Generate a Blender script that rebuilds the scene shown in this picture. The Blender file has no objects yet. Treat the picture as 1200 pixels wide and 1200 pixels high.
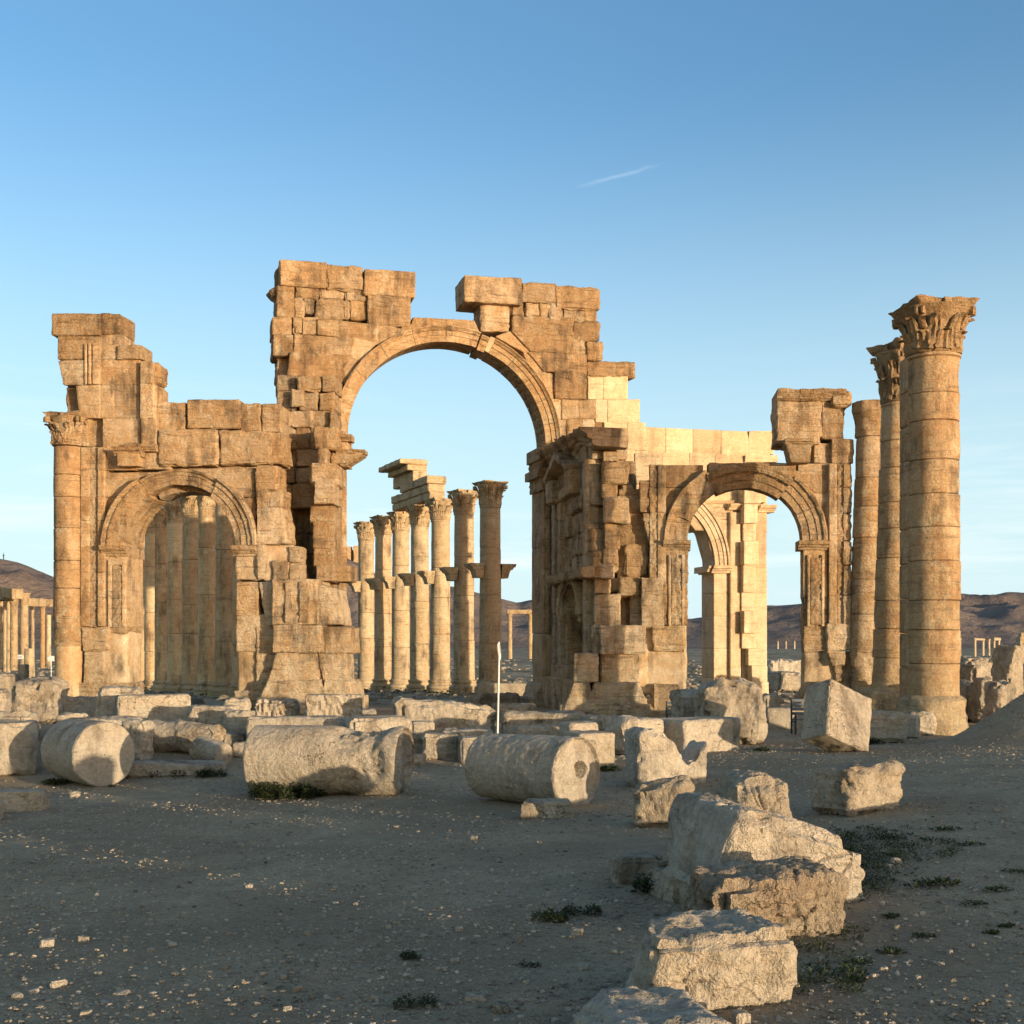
import bpy, math, random
import numpy as np
from mathutils import Vector, Matrix

# ------------------------------------------------------------------ scene, camera frame
SC = bpy.context.scene
COL = SC.collection
F = 1400.0          # focal length in photo pixels (1200 px wide)
HZ = 752.0          # image row of the horizon
EYE = 1.8
SUN_AZ = math.radians(46)     # from straight behind the camera towards the right
SUN_EL = math.radians(3.1)
random.seed(7)
R = np.random.default_rng(11)

# ------------------------------------------------------------------ vector noise
_perm = np.random.default_rng(3).permutation(256)
_perm = np.concatenate([_perm, _perm, _perm])
_grad = np.random.default_rng(5).normal(size=(256, 3))
_grad /= np.linalg.norm(_grad, axis=1)[:, None]

def pn(P):
    P = np.asarray(P, float)
    I = np.floor(P).astype(int)
    f = P - I
    I &= 255
    u = f * f * f * (f * (f * 6 - 15) + 10)
    out = 0
    for dx in (0, 1):
        wx = u[:, 0] if dx else 1 - u[:, 0]
        for dy in (0, 1):
            wy = u[:, 1] if dy else 1 - u[:, 1]
            for dz in (0, 1):
                wz = u[:, 2] if dz else 1 - u[:, 2]
                h = _perm[_perm[_perm[(I[:, 0] + dx) & 255] + ((I[:, 1] + dy) & 255)] + ((I[:, 2] + dz) & 255)]
                g = _grad[h]
                d = g[:, 0] * (f[:, 0] - dx) + g[:, 1] * (f[:, 1] - dy) + g[:, 2] * (f[:, 2] - dz)
                out = out + wx * wy * wz * d
    return out * 1.5

def fbm(P, o=3, gain=.5):
    s = 0; a = 1
    P = np.asarray(P, float)
    for i in range(o):
        s = s + a * pn(P * 2 ** i + 17.3 * i)
        a *= gain
    return s

def ss(a, b, x):
    t = np.clip((np.asarray(x, float) - a) / (b - a), 0, 1)
    return t * t * (3 - 2 * t)

def worley(P):
    """distances to the two nearest scattered points"""
    P = np.asarray(P, float); I = np.floor(P).astype(int); f = P - I; I &= 255
    d1 = np.full(len(P), 9.); d2 = np.full(len(P), 9.)
    for dx in (-1, 0, 1):
        for dy in (-1, 0, 1):
            for dz in (-1, 0, 1):
                h = _perm[_perm[_perm[(I[:, 0] + dx) & 255] + ((I[:, 1] + dy) & 255)] + ((I[:, 2] + dz) & 255)]
                c = np.array([dx, dy, dz]) + .5 + .42 * _grad[h] - f
                d = np.sqrt((c * c).sum(1))
                d2 = np.minimum(d2, np.maximum(d1, d)); d1 = np.minimum(d1, d)
    return d1, d2

# ------------------------------------------------------------------ terrain
def ground(x, y):
    x = np.asarray(x, float); y = np.asarray(y, float)
    z = np.interp(y, [-20, 25, 36, 46, 60, 80, 400, 2000, 9000], [0, 0, 0, -.05, -.2, -.75, -3.95, -6.5, -21.5])
    z = z - .036 * 20 * (1 - np.exp(-np.maximum(y, -5) / 20 * (1 + .25 * np.clip(y / 20, 0, 3)))) * 1.0 + .036 * np.clip(x, -9, 9) * ss(0, 6, y) * (1 - ss(20, 30, y))
    w = ss(11, 19, y) * (1 - ss(33, 44, y))
    z = z + .45 * np.exp(-((y - 28) / 4.5) ** 2) * ss(1, -5, x)
    z = z + (1.30 + .10 * pn(np.stack([(x * 1.1).ravel(), (y * 1.1).ravel(), 0 * x.ravel()], 1)).reshape(x.shape)) * np.exp(-((.69 * x + .72 * y - 27.2) / 1.9) ** 2) * ss(-12.1, -9.6, .72 * x - .69 * y) * (1 - ss(-3, 2, .72 * x - .69 * y))
    z = z + .045 * ss(2, 7, x) * np.clip(y - 3, 0, 9) * (1 - ss(12, 22, y)) * .5
    p = np.stack([x.ravel(), y.ravel(), 0 * x.ravel()], 1)
    n = .010 * pn(p * .13) + .007 * pn(p * .9 + 5) + .008 * pn(p * 2.7 + 9)
    far = ss(55, 200, y)
    n = n.reshape(x.shape) * (1 + 6 * far)
    n = n + far * .8 * pn(p * .03 + 3).reshape(x.shape)
    return z + n

def gz(x, y):
    return float(ground(np.array([x]), np.array([y]))[0])

def P3(px, py, D):
    return Vector(((px - 600) / F * D, D, EYE + (HZ - py) / F * D))

def on_ground(px, py):
    """the point of the terrain seen at that place"""
    D = 2520 / max(6, py - HZ)
    for _ in range(12):
        D = .5 * D + .5 * (EYE - gz((px - 600) / F * D, D)) * F / max(4, py - HZ)
    x = (px - 600) / F * D
    return Vector((x, D, gz(x, D)))

# ------------------------------------------------------------------ mesh accumulation
class MB:
    def __init__(s):
        s.V = []; s.Q = []; s.T = []; s.n = 0
    def add(s, V, Q, tint=(.5, .5, 0)):
        V = np.asarray(V, float)
        s.V.append(V); s.Q.append(np.asarray(Q, int) + s.n)
        t = np.asarray(tint, float)
        if t.ndim == 1: t = np.tile(t, (len(V), 1))
        s.T.append(t); s.n += len(V)
    def build(s, name, mat, parent=None, loc=None, sharp=42, flat=False):
        V = np.concatenate(s.V); Q = np.concatenate(s.Q); T = np.concatenate(s.T)
        if loc is not None: V = V - np.array(loc)
        me = bpy.data.meshes.new(name)
        me.vertices.add(len(V)); me.vertices.foreach_set('co', V.ravel())
        me.loops.add(Q.size); me.loops.foreach_set('vertex_index', Q.ravel())
        me.polygons.add(len(Q))
        me.polygons.foreach_set('loop_start', np.arange(0, Q.size, 4))
        me.polygons.foreach_set('loop_total', np.full(len(Q), 4))
        me.polygons.foreach_set('use_smooth', np.full(len(Q), not flat))
        at = me.attributes.new('tint', 'FLOAT_COLOR', 'POINT')
        at.data.foreach_set('color', np.concatenate([T, np.ones((len(T), 1))], 1).ravel())
        me.update(calc_edges=True); me.validate()
        if not flat and sharp: me.set_sharp_from_angle(angle=math.radians(sharp))
        me.materials.append(mat)
        o = bpy.data.objects.new(name, me); COL.objects.link(o)
        if loc is not None and parent is None: o.location = loc
        if parent is not None: o.parent = parent
        return o

def tag(o, label=None, cat=None, group=None, kind=None):
    if label: o['label'] = label
    if cat: o['category'] = cat
    if group: o['group'] = group
    if kind: o['kind'] = kind
    elif cat: o['kind'] = 'thing'
    return o

def thing(name, label, cat, loc=(0, 0, 0), group=None):
    o = bpy.data.objects.new(name, None); COL.objects.link(o); o.location = loc
    o.empty_display_size = .3
    return tag(o, label, cat, group)

# ------------------------------------------------------------------ shapes
def axis(h, r, res):
    inner = max(h - r, h * .05)
    n = max(1, int(math.ceil(2 * inner / res)))
    mid = np.linspace(-inner, inner, n + 1)
    e = h - inner
    return np.concatenate([[-h, -h + .35 * e], mid, [h - .35 * e, h]])

def cube_grid(ax, ay, az):
    nx, ny, nz = len(ax), len(ay), len(az)
    ids = -np.ones((nx, ny, nz), int)
    m = np.zeros((nx, ny, nz), bool)
    m[0] = m[-1] = True; m[:, 0] = m[:, -1] = True; m[:, :, 0] = m[:, :, -1] = True
    idx = np.argwhere(m)
    ids[m] = np.arange(len(idx))
    V = np.stack([ax[idx[:, 0]], ay[idx[:, 1]], az[idx[:, 2]]], 1)
    def quads(g, flip):
        a, b, c, d = g[:-1, :-1], g[1:, :-1], g[1:, 1:], g[:-1, 1:]
        q = np.stack([a, b, c, d], -1).reshape(-1, 4)
        return q[:, ::-1] if flip else q
    Q = np.concatenate([quads(ids[0], True), quads(ids[-1], False),
                        quads(ids[:, 0], False), quads(ids[:, -1], True),
                        quads(ids[:, :, 0], True), quads(ids[:, :, -1], False)])
    return V, Q

KIND = {  # edge radius, noise amplitude, edge chipping, strata, grain amplitude
    'ash': (.02, .010, .9, 0, .004), 'old': (.036, .026, 1.8, .012, .009), 'rub': (.075, .065, 1.7, .014, .016),
    'cor': (.042, .034, 1.8, .034, .012), 'new': (.022, .004, .6, 0, .002), 'pl': (.09, .03, .4, 0, .004),
    'carve': (.012, .004, .2, 0, .045)}
_seed = [0]

def rock(hx, hy, hz, r, res, amp, chip, strata, grain, warp=None, resy=None, off=None, f0=1.6, fis=None):
    """a weathered stone: a rounded box, eroded edges, noise; x = width, y = depth, z = up"""
    r = min(r, .45 * hx, .45 * hy, .45 * hz)
    V, Q = cube_grid(axis(hx, r, res), axis(hy, r, resy or res), axis(hz, r, res))
    h = np.array([hx, hy, hz])
    inner = np.clip(V, -(h - r), h - r)
    d = V - inner
    L = np.linalg.norm(d, axis=1)
    nd = d / np.maximum(L, 1e-9)[:, None]
    edge = ((np.abs(d) > .25 * r).sum(1) >= 2)
    X = inner + nd * r
    if warp is not None: X = warp(X, h)
    _seed[0] += 1
    o = np.array([_seed[0] * 7.13, _seed[0] * 3.71, _seed[0] * 5.37]) if off is None else np.asarray(off)
    S = X + o
    ds = amp * fbm(S * f0, 3) + grain * pn(S * 9)
    if strata: ds = ds + strata * pn(S * np.array([1.1, 1.1, 9.])) + .5 * strata * pn(S * np.array([2.1, 2.1, 21.]))
    c = (np.maximum(0, pn(S * 2.3 + 3.3) + .1) + 1.6 * np.maximum(0, pn(S * 3.9 + 8.1) - .22) + .5 * np.maximum(0, pn(S * 8 + 1) - .1)) * r * chip
    ds = ds - np.where(edge, c, c * .12)
    if fis:      # fissures: (cell size, depth, width)
        Sf = S / fis[0] + .55 * np.stack([pn(S * 2.1 / fis[0] * .5), pn(S * 2.1 / fis[0] * .5 + 7), pn(S * 2.1 / fis[0] * .5 + 13)], 1)
        d1, d2 = worley(Sf * np.array([1, 1, .75]))
        ds = ds - fis[1] * (1 - ss(0, fis[2], d2 - d1)) * ss(-.25, .3, pn(S * .8 / fis[0] + 5)) + fis[1] * .7 * (.5 - d1)
        d1, d2 = worley(S * 2.7 / fis[0] + 9)
        ds = ds - fis[1] * .35 * (1 - ss(0, fis[2] * 1.4, d2 - d1)) + fis[1] * .25 * (.5 - d1)
    return X + nd * ds[:, None], Q

def jit(t, a=.12):
    return (float(np.clip(t[0] + random.uniform(-a, a), 0, 1)), float(np.clip(t[1] + random.uniform(-a, a) * .7, 0.05, 1)), t[2])

class Wall:
    """an upright plane standing in the place: u along it, z up, n out of it (towards the viewer's side)"""
    def __init__(s, pa, da, pb, db):
        s.A = np.array([(pa - 600) / F * da, da]); B = np.array([(pb - 600) / F * db, db])
        s.U = (B - s.A) / np.linalg.norm(B - s.A)
        s.N = np.array([s.U[1], -s.U[0]])
    def uz(s, px, py, n=0):
        d = np.array([(px - 600) / F, 1.0])
        A = s.A + s.N * n
        t = (A @ s.N) / (d @ s.N)
        return ((d * t - A) @ s.U, EYE + (HZ - py) / F * t)
    def w(s, u, z, n):
        u = np.asarray(u, float); n = np.asarray(n, float)
        return np.stack([s.A[0] + u * s.U[0] + n * s.N[0], s.A[1] + u * s.U[1] + n * s.N[1], np.asarray(z, float) + 0 * u], -1)

def quad_uz(W, mb, c, n=0., t=1.2, o=.5, v=.5, k='old', res=.1, ja=.17):
    """c: four (u,z) corners: bottom left, bottom right, top right, top left; n = its face, t = its thickness"""
    c = np.array(c, float)
    r, amp, chip, st, gr = KIND[k]
    hx = max(.03, .25 * (abs(c[1, 0] - c[0, 0]) + abs(c[2, 0] - c[3, 0])) - .006)
    hz = max(.03, .25 * (abs(c[3, 1] - c[0, 1]) + abs(c[2, 1] - c[1, 1])) - .006)
    if k == 'carve': res = .035
    X, Q = rock(hx, t / 2, hz, r, res, amp, chip, st, gr, resy=max(.22, res))
    a = (X[:, 0] / hx + 1) / 2; b = (X[:, 2] / hz + 1) / 2
    uz = ((1 - a) * (1 - b))[:, None] * c[0] + (a * (1 - b))[:, None] * c[1] + (a * b)[:, None] * c[2] + ((1 - a) * b)[:, None] * c[3]
    # X[:,1] runs from the face (-t/2) to the back; the wall's n points out of the face
    V = W.w(uz[:, 0], uz[:, 1], n - t / 2 - X[:, 1])
    sm = {'pl': 1., 'new': .6, 'ash': .25}.get(k, 0)
    mb.add(V, Q, jit((o, v, sm), ja))

def q(W, mb, pts, n=0., **k):
    quad_uz(W, mb, [W.uz(x, y, n) for x, y in pts], n, **k)

def b(W, mb, x0, y0, x1, y1, n=0., slope=0, **k):
    q(W, mb, [(x0, y1), (x1, y1 + slope), (x1, y0 + slope), (x0, y0)], n, **k)

def sweep(W, mb, chain, nb, S, path, tint=(.5, .5, 0), amp=.012, seed=None):
    """a moulding: front chain of (a, n), flat back at nb, drawn along the stations S"""
    _seed[0] += 1
    ch = np.array(chain, float); m = len(ch)
    n_all = np.concatenate([ch[:, 1], np.full(m, nb)])
    a_all = np.concatenate([ch[:, 0], ch[:, 0]])
    rows = []
    for s_ in S:
        u, z = path(a_all, s_)
        rows.append(W.w(u, z, n_all))
    V = np.array(rows)                       # k, 2m, 3
    k = len(S)
    D = fbm(V.reshape(-1, 3) * 2.2 + _seed[0] * 3.1, 3) * amp * 1.6 + pn(V.reshape(-1, 3) * 11) * amp * .5
    D = D.reshape(k, 2 * m)
    V = V.reshape(-1, 3)
    V[:, :2] += (D.ravel()[:, None]) * W.N
    V[:, 2] += D.ravel() * .4
    Q = []
    order = list(range(m)) + list(range(2 * m - 1, m - 1, -1))
    for i in range(k - 1):
        for j in range(2 * m):
            p, p2 = order[j], order[(j + 1) % (2 * m)]
            Q.append((i * 2 * m + p, i * 2 * m + p2, (i + 1) * 2 * m + p2, (i + 1) * 2 * m + p))
    for i, fl in ((0, False), (k - 1, True)):
        for j in range(m - 1):
            f_ = (i * 2 * m + j, i * 2 * m + m + j, i * 2 * m + m + j + 1, i * 2 * m + j + 1)
            Q.append(f_ if not fl else f_[::-1])
    mb.add(V, Q, tint)

def arc(W, mb, u0, z0, chain, nb, a0, a1, ez=1., tint=(.5, .5, 0), amp=.012, joints=9, step=2.2, gap=.12, shift=None):
    """the voussoirs of an arch ring, one after another, between two angles in degrees"""
    for i in range(joints):
        s0 = a0 + (a1 - a0) * i / joints; s1 = a0 + (a1 - a0) * (i + 1) / joints
        g = gap if s1 > s0 else -gap
        S = np.radians(np.linspace(s0 + g, s1 - g, max(3, int(abs(s1 - s0) / step))))
        du, dz = (shift(i) if shift else (0, 0))
        sweep(W, mb, chain, nb, S, lambda a, s_: (u0 + du + a * math.cos(s_), z0 + dz + ez * a * math.sin(s_)), jit(tint, .08), amp)

def mould(W, mb, x0, x1, y, chain, nb=-.3, n=0., tint=(.5, .5, 0), amp=.012, y2=None):
    """a straight moulding whose top edge runs between two seen points"""
    ua, za = W.uz(x0, y, n); ub, zb = W.uz(x1, y if y2 is None else y2, n)
    k = max(3, int(abs(ub - ua) / .12))
    sweep(W, mb, [(a, c + n) for a, c in chain], nb, np.linspace(0, 1, k), lambda a, s_: (ua + (ub - ua) * s_ + 0 * a, za + (zb - za) * s_ + a), tint, amp)

CORN = [(-.42, .02), (-.40, .10), (-.30, .12), (-.28, .20), (-.20, .24), (-.16, .36), (-.06, .40), (0, .44)]   # small cornice
def corn(s, p=1.): return [(a * s, n * s * p) for a, n in CORN]

def lathe(mb, c, prof, seg=40, amp=.015, tint=(.5, .5, 0), lean=(0, 0), fr=1.5, cap=True, grain=.006, sq=None):
    """turned stone: prof = [(z, r)...] going up; c = centre at z = 0"""
    _seed[0] += 1
    pr = np.array(prof, float)
    if cap: pr = np.concatenate([[[pr[0, 0], .02]], pr, [[pr[-1, 0], .02]]])
    th = np.linspace(0, 2 * np.pi, seg, endpoint=False)
    m = len(pr)
    rr = pr[:, 1][:, None] * np.ones(seg)
    V = np.stack([rr * np.cos(th), rr * np.sin(th), pr[:, 0][:, None] * np.ones(seg)], -1)
    if sq: V = sq(V)
    V = V.reshape(-1, 3)
    S = V + _seed[0] * np.array([5.1, 3.3, 7.7])
    d = amp * fbm(S * fr, 3) + grain * pn(S * 8) - amp * 1.5 * np.maximum(0, pn(S * fr * 1.3 + 9) - .25)
    rad = np.stack([np.cos(th), np.sin(th)], -1)[None].repeat(m, 0).reshape(-1, 2)
    V[:, :2] += rad * d[:, None]
    z = V[:, 2].copy()
    V[:, 0] += lean[0] * z; V[:, 1] += lean[1] * z
    i = np.arange(m - 1)[:, None]; j = np.arange(seg)[None]
    j2 = (j + 1) % seg
    Q = np.stack([i * seg + j, i * seg + j2, (i + 1) * seg + j2, (i + 1) * seg + j], -1).reshape(-1, 4)
    mb.add(V + np.array(c), Q, tint)
    return V

def dense(prof, step):
    out = []
    for (z0, r0), (z1, r1) in zip(prof[:-1], prof[1:]):
        n = max(1, int(abs(z1 - z0) / step))
        for t in np.linspace(0, 1, n, endpoint=False): out.append((z0 + (z1 - z0) * t, r0 + (r1 - r0) * t))
    return out + [prof[-1]]

def drums(mb, c, z0, z1, r0, r1, n, seg=40, amp=.015, tint=(.5, .5, 0), lean=(0, 0), ja=.12, step=.16, wob=.012, fr=1.3):
    zs = [z0 + (z1 - z0) * (i + (random.uniform(-.2, .2) if 0 < i < n else 0)) / n for i in range(n + 1)]
    for a, e in zip(zs[:-1], zs[1:]):
        ra = r0 + (r1 - r0) * (a - z0) / (z1 - z0); re = r0 + (r1 - r0) * (e - z0) / (z1 - z0)
        dx, dy = random.uniform(-wob, wob), random.uniform(-wob, wob)
        p = [(a + .003, ra - .03), (a + .02, ra - .004)] + dense([(a + .04, ra), (e - .04, re)], step) + [(e - .02, re - .004), (e - .003, re - .03)]
        lathe(mb, (c[0] + dx, c[1] + dy, c[2]), p, seg, amp, jit(tint, ja), lean, fr)

def capital(mb, c, z, r, h, aw, tint=(.5, .5, 0), wear=.02, seg=32, rot=0., leaf_n=8, quality=1, flare=1., hollow_=.16):
    """Corinthian capital: bell, two rings of curling leaves, corner scrolls, hollow-sided slab on top"""
    c = np.array(c, float) + np.array([0, 0, z])
    lathe(mb, c, [(0, r * 1.06), (.05 * h, r * 1.1), (.08 * h, r * 1.02), (.3 * h, r * 1.0), (.6 * h, r * 1.08), (.8 * h, r * 1.28 * flare), (.87 * h, r * 1.36 * flare)], seg, wear * .6, tint)
    bell = lambda zz: np.interp(zz, [0, .3, .6, .8, .9], [1.0, 1.0, 1.08, 1.25, 1.36]) * r
    nl, nw = (9, 7) if quality else (6, 4)
    for tier, (za, zb, out, wd) in enumerate(((.06, .42, .26, .62), (.10, .70, .34, .55))):
        for i in range(leaf_n):
            th = rot + 2 * np.pi * (i + .5 * tier) / leaf_n
            tt = np.linspace(0, 1, nl)[:, None]; ww = np.linspace(-1, 1, nw)[None]
            zz = np.where(tt < .82, za + (zb - za) * tt / .82, zb - (tt - .82) * .55 * (zb - za))
            ro = bell(zz) + r * (.05 + out * np.clip((tt - .35) / .65, 0, 1) ** 1.8)
            wid = wd * r * (np.clip(1.15 - .55 * tt, 0, 1)) * (1 - .75 * np.clip((tt - .8) / .2, 0, 1)) * (.86 + .14 * np.abs(np.sin(tt * 13)))
            lat = wid * ww * (2 * np.pi / leaf_n / .78) * .62
            ridge = .05 * r * (1 - np.abs(ww)) + .03 * r * np.cos(ww * 9)
            x = (ro + ridge); y = lat + 0 * x; zf = zz * h + 0 * x
            X = np.stack([x * np.cos(th) - y * np.sin(th), x * np.sin(th) + y * np.cos(th), zf], -1)
            xb = x - .11 * r
            B = np.stack([xb * np.cos(th) - y * np.sin(th), xb * np.sin(th) + y * np.cos(th), zf - .02 * h], -1)
            V = np.concatenate([X.reshape(-1, 3), B.reshape(-1, 3)])
            _seed[0] += 1
            V = V + (wear * pn(V * 4 + c + _seed[0]))[:, None] * np.array([1, 1, 1.])
            N_ = nl * nw; Q = []
            for a in range(nl - 1):
                for e in range(nw - 1):
                    p = a * nw + e
                    Q.append((p, p + 1, p + nw + 1, p + nw)); Q.append((N_ + p, N_ + p + nw, N_ + p + nw + 1, N_ + p + 1))
                p = a * nw
                Q.append((p, p + nw, N_ + p + nw, N_ + p)); p = a * nw + nw - 1
                Q.append((p, N_ + p, N_ + p + nw, p + nw))
            p = (nl - 1) * nw
            for e in range(nw - 1): Q.append((p + e, p + e + 1, N_ + p + e + 1, N_ + p + e))
            mb.add(V + c, Q, jit(tint, .06))
    for i in range(4):                                     # corner scrolls
        th = rot + np.pi / 4 + i * np.pi / 2
        for sgn in (-1, 1):
            X, Q = rock(.16 * r, .07 * r, .17 * r, .06 * r, .08 * r, wear * .7, 1, 0, .004)
            X = X + np.array([0, 0, .76 * h])
            rr = aw * 1.10
            x = X[:, 0] + rr; y = X[:, 1] + sgn * .12 * r
            mb.add(np.stack([x * np.cos(th) - y * np.sin(th), x * np.sin(th) + y * np.cos(th), X[:, 2]], -1) + c, Q, tint)
        # stalk rising to the scroll
        X, Q = rock(.10 * r, .14 * r, .18 * h, .04 * r, .1 * r, wear * .5, 1, 0, .004)
        x = X[:, 0] + np.interp(X[:, 2], [-.18 * h, .18 * h], [r * 1.05, aw * 1.05]); y = X[:, 1]
        mb.add(np.stack([x * np.cos(th) - y * np.sin(th), x * np.sin(th) + y * np.cos(th), X[:, 2] + .62 * h], -1) + c, Q, tint)
    def hollow(X, hh):
        a = hh[0]
        X = X.copy(); x, y = X[:, 0].copy(), X[:, 1].copy()
        X[:, 0] = x * (1 - hollow_ * (1 - np.clip(y / a, -1, 1) ** 2)); X[:, 1] = y * (1 - hollow_ * (1 - np.clip(x / a, -1, 1) ** 2))
        f = .9 + .1 * (X[:, 2] / hh[2]); X[:, 0] *= f; X[:, 1] *= f
        return X
    X, Q = rock(aw, aw, .075 * h, .03, aw / 7, wear, 1.2, 0, .006, warp=hollow)
    cr, sr = np.cos(rot), np.sin(rot)
    X = np.stack([X[:, 0] * cr - X[:, 1] * sr, X[:, 0] * sr + X[:, 1] * cr, X[:, 2] + .925 * h], -1)
    mb.add(X + c, Q, tint)
    for i in range(4):                                     # flower in the middle of each side of the slab
        th = rot + i * np.pi / 2
        X, Q = rock(.09 * r, .14 * r, .09 * h, .05 * r, .1 * r, wear, 1, 0, .004)
        x = X[:, 0] + aw * .86; y = X[:, 1]
        mb.add(np.stack([x * np.cos(th) - y * np.sin(th), x * np.sin(th) + y * np.cos(th), X[:, 2] + .9 * h], -1) + c, Q, tint)

# ------------------------------------------------------------------ materials
class NT:
    def __init__(s, mat):
        s.t = mat.node_tree; s.n = s.t.nodes; s.l = s.t.links
    def new(s, typ, **kw):
        x = s.n.new(typ)
        for k, v in kw.items(): setattr(x, k, v)
        return x
    def put(s, sock, v):
        if isinstance(v, bpy.types.NodeSocket): s.l.new(v, sock)
        elif v is not None: sock.default_value = v
    def math(s, op, a, b_=None, c=None, clamp=False):
        x = s.new('ShaderNodeMath', operation=op, use_clamp=clamp)
        s.put(x.inputs[0], a); s.put(x.inputs[1], b_)
        if c is not None: s.put(x.inputs[2], c)
        return x.outputs[0]
    def noise(s, vec, scale, detail=4, rough=.55, mul=None, dist=0):
        if mul is not None:
            m = s.new('ShaderNodeVectorMath', operation='MULTIPLY'); s.put(m.inputs[0], vec); m.inputs[1].default_value = mul; vec = m.outputs[0]
        x = s.new('ShaderNodeTexNoise'); s.put(x.inputs['Vector'], vec)
        x.inputs['Scale'].default_value = scale; x.inputs['Detail'].default_value = detail; x.inputs['Roughness'].default_value = rough
        x.inputs['Distortion'].default_value = dist
        return x.outputs['Fac']
    def mix(s, f, a, b_, blend='MIX'):
        x = s.new('ShaderNodeMix', data_type='RGBA', blend_type=blend, clamp_factor=True)
        s.put(x.inputs[0], f); s.put(x.inputs[6], a); s.put(x.inputs[7], b_)
        return x.outputs[2]
    def ramp(s, f, stops):
        x = s.new('ShaderNodeValToRGB'); s.put(x.inputs[0], f)
        e = x.color_ramp.elements
        while len(e) < len(stops): e.new(.5)
        for el, (p, c) in zip(e, stops):
            el.position = p; el.color = c if len(c) == 4 else (*c, 1)
        return x.outputs[0]
    def range(s, v, a, b_, c=0., d=1.):
        x = s.new('ShaderNodeMapRange'); s.put(x.inputs[0], v)
        x.inputs[1].default_value = a; x.inputs[2].default_value = b_; x.inputs[3].default_value = c; x.inputs[4].default_value = d
        return x.outputs[0]

def new_mat(name, rough=.9):
    m = bpy.data.materials.new(name); m.use_nodes = True
    t = NT(m); bs = m.node_tree.nodes['Principled BSDF']
    bs.inputs['Roughness'].default_value = rough
    bs.inputs['Specular IOR Level'].default_value = .15
    return m, t, bs

def stone_mat(name, pale, tan, rust, bump=1.0, bed=1.0, dark=.6, crack=0.):
    m, t, bs = new_mat(name)
    pos = t.new('ShaderNodeNewGeometry').outputs['Position']
    at = t.new('ShaderNodeAttribute', attribute_name='tint')
    sp = t.new('ShaderNodeSeparateColor'); t.l.new(at.outputs['Color'], sp.inputs[0])
    to, tv, ts = sp.outputs
    to = t.math('SUBTRACT', to, .06)
    n1 = t.noise(pos, .55, 5, .6, dist=.4); n2 = t.noise(pos, 3.1, 7, .62); n3 = t.noise(pos, 15, 6, .6)
    bedn = t.noise(pos, 1.0, 5, .6, mul=(1.1, 1.1, 9.0), dist=.6)
    stk = t.noise(pos, 1.0, 4, .6, mul=(3.5, 3.5, .35))
    rougher = t.math('SUBTRACT', 1.0, ts)
    f = t.math('ADD', to, t.math('MULTIPLY', t.math('SUBTRACT', n1, .5), .95))
    f = t.math('ADD', f, t.math('MULTIPLY', t.math('SUBTRACT', n2, .5), 1.0))
    f = t.math('ADD', f, t.math('MULTIPLY', t.math('SUBTRACT', stk, .5), .45), clamp=True)
    col = t.ramp(f, [(0., pale), (.5, tan), (1., rust)])
    # lighter scars, darker crust: wear that belongs to the stone
    scar = t.math('MULTIPLY', t.range(t.noise(pos, 1.7, 8, .66), .56, .68), .5)
    col = t.mix(scar, col, (*[min(.62, c * 1.3) for c in pale], 1))
    crust = t.math('MULTIPLY', t.range(t.math('ADD', t.math('MULTIPLY', t.noise(pos, 1.15, 7, .64, mul=(1, 1, .6)), .7), t.math('MULTIPLY', stk, .3)), .51, .63), dark)
    col = t.mix(crust, col, (.075, .058, .044, 1))
    pit = t.math('MULTIPLY', t.range(bedn, .45, .30), t.math('MULTIPLY', rougher, .55 * bed))
    col = t.mix(pit, col, (.07, .05, .035, 1))
    val = t.math('MULTIPLY', t.math('ADD', .42, tv), t.math('ADD', .25, t.math('ADD', t.math('MULTIPLY', n3, .9), t.math('MULTIPLY', t.noise(pos, 42, 4, .65), .6))))
    vm = t.new('ShaderNodeVectorMath', operation='SCALE'); t.l.new(col, vm.inputs[0]); t.l.new(val, vm.inputs['Scale'])
    t.l.new(vm.outputs[0], bs.inputs['Base Color'])
    hgt = t.math('MULTIPLY', bedn, 1.0 * bed)
    hgt = t.math('ADD', hgt, t.math('MULTIPLY', n2, 1.3))
    hgt = t.math('ADD', hgt, t.math('MULTIPLY', n3, .55))
    hgt = t.math('ADD', hgt, t.math('MULTIPLY', t.noise(pos, 60, 4, .6), .22))
    if crack:
        d = t.new('ShaderNodeVectorMath', operation='ADD'); t.l.new(pos, d.inputs[0])
        nn = t.new('ShaderNodeTexNoise'); t.l.new(pos, nn.inputs['Vector']); nn.inputs['Scale'].default_value = 3; nn.inputs['Detail'].default_value = 4
        t.l.new(nn.outputs['Color'], d.inputs[1])
        vo = t.new('ShaderNodeTexVoronoi', feature='DISTANCE_TO_EDGE'); t.l.new(d.outputs[0], vo.inputs['Vector']); vo.inputs['Scale'].default_value = 2.1
        ck = t.math('MULTIPLY', t.range(vo.outputs['Distance'], .016, .0), t.range(n1, .48, .60))
        hgt = t.math('SUBTRACT', hgt, t.math('MULTIPLY', ck, crack))
        vm2 = t.mix(t.math('MULTIPLY', ck, .6), vm.outputs[0], (.05, .04, .03, 1)); t.l.new(vm2, bs.inputs['Base Color'])
    bp = t.new('ShaderNodeBump'); bp.inputs['Distance'].default_value = .085 * bump
    t.l.new(t.math('ADD', .12, t.math('MULTIPLY', rougher, .88)), bp.inputs['Strength'])
    t.l.new(hgt, bp.inputs['Height']); t.l.new(bp.outputs[0], bs.inputs['Normal'])
    return m

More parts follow.
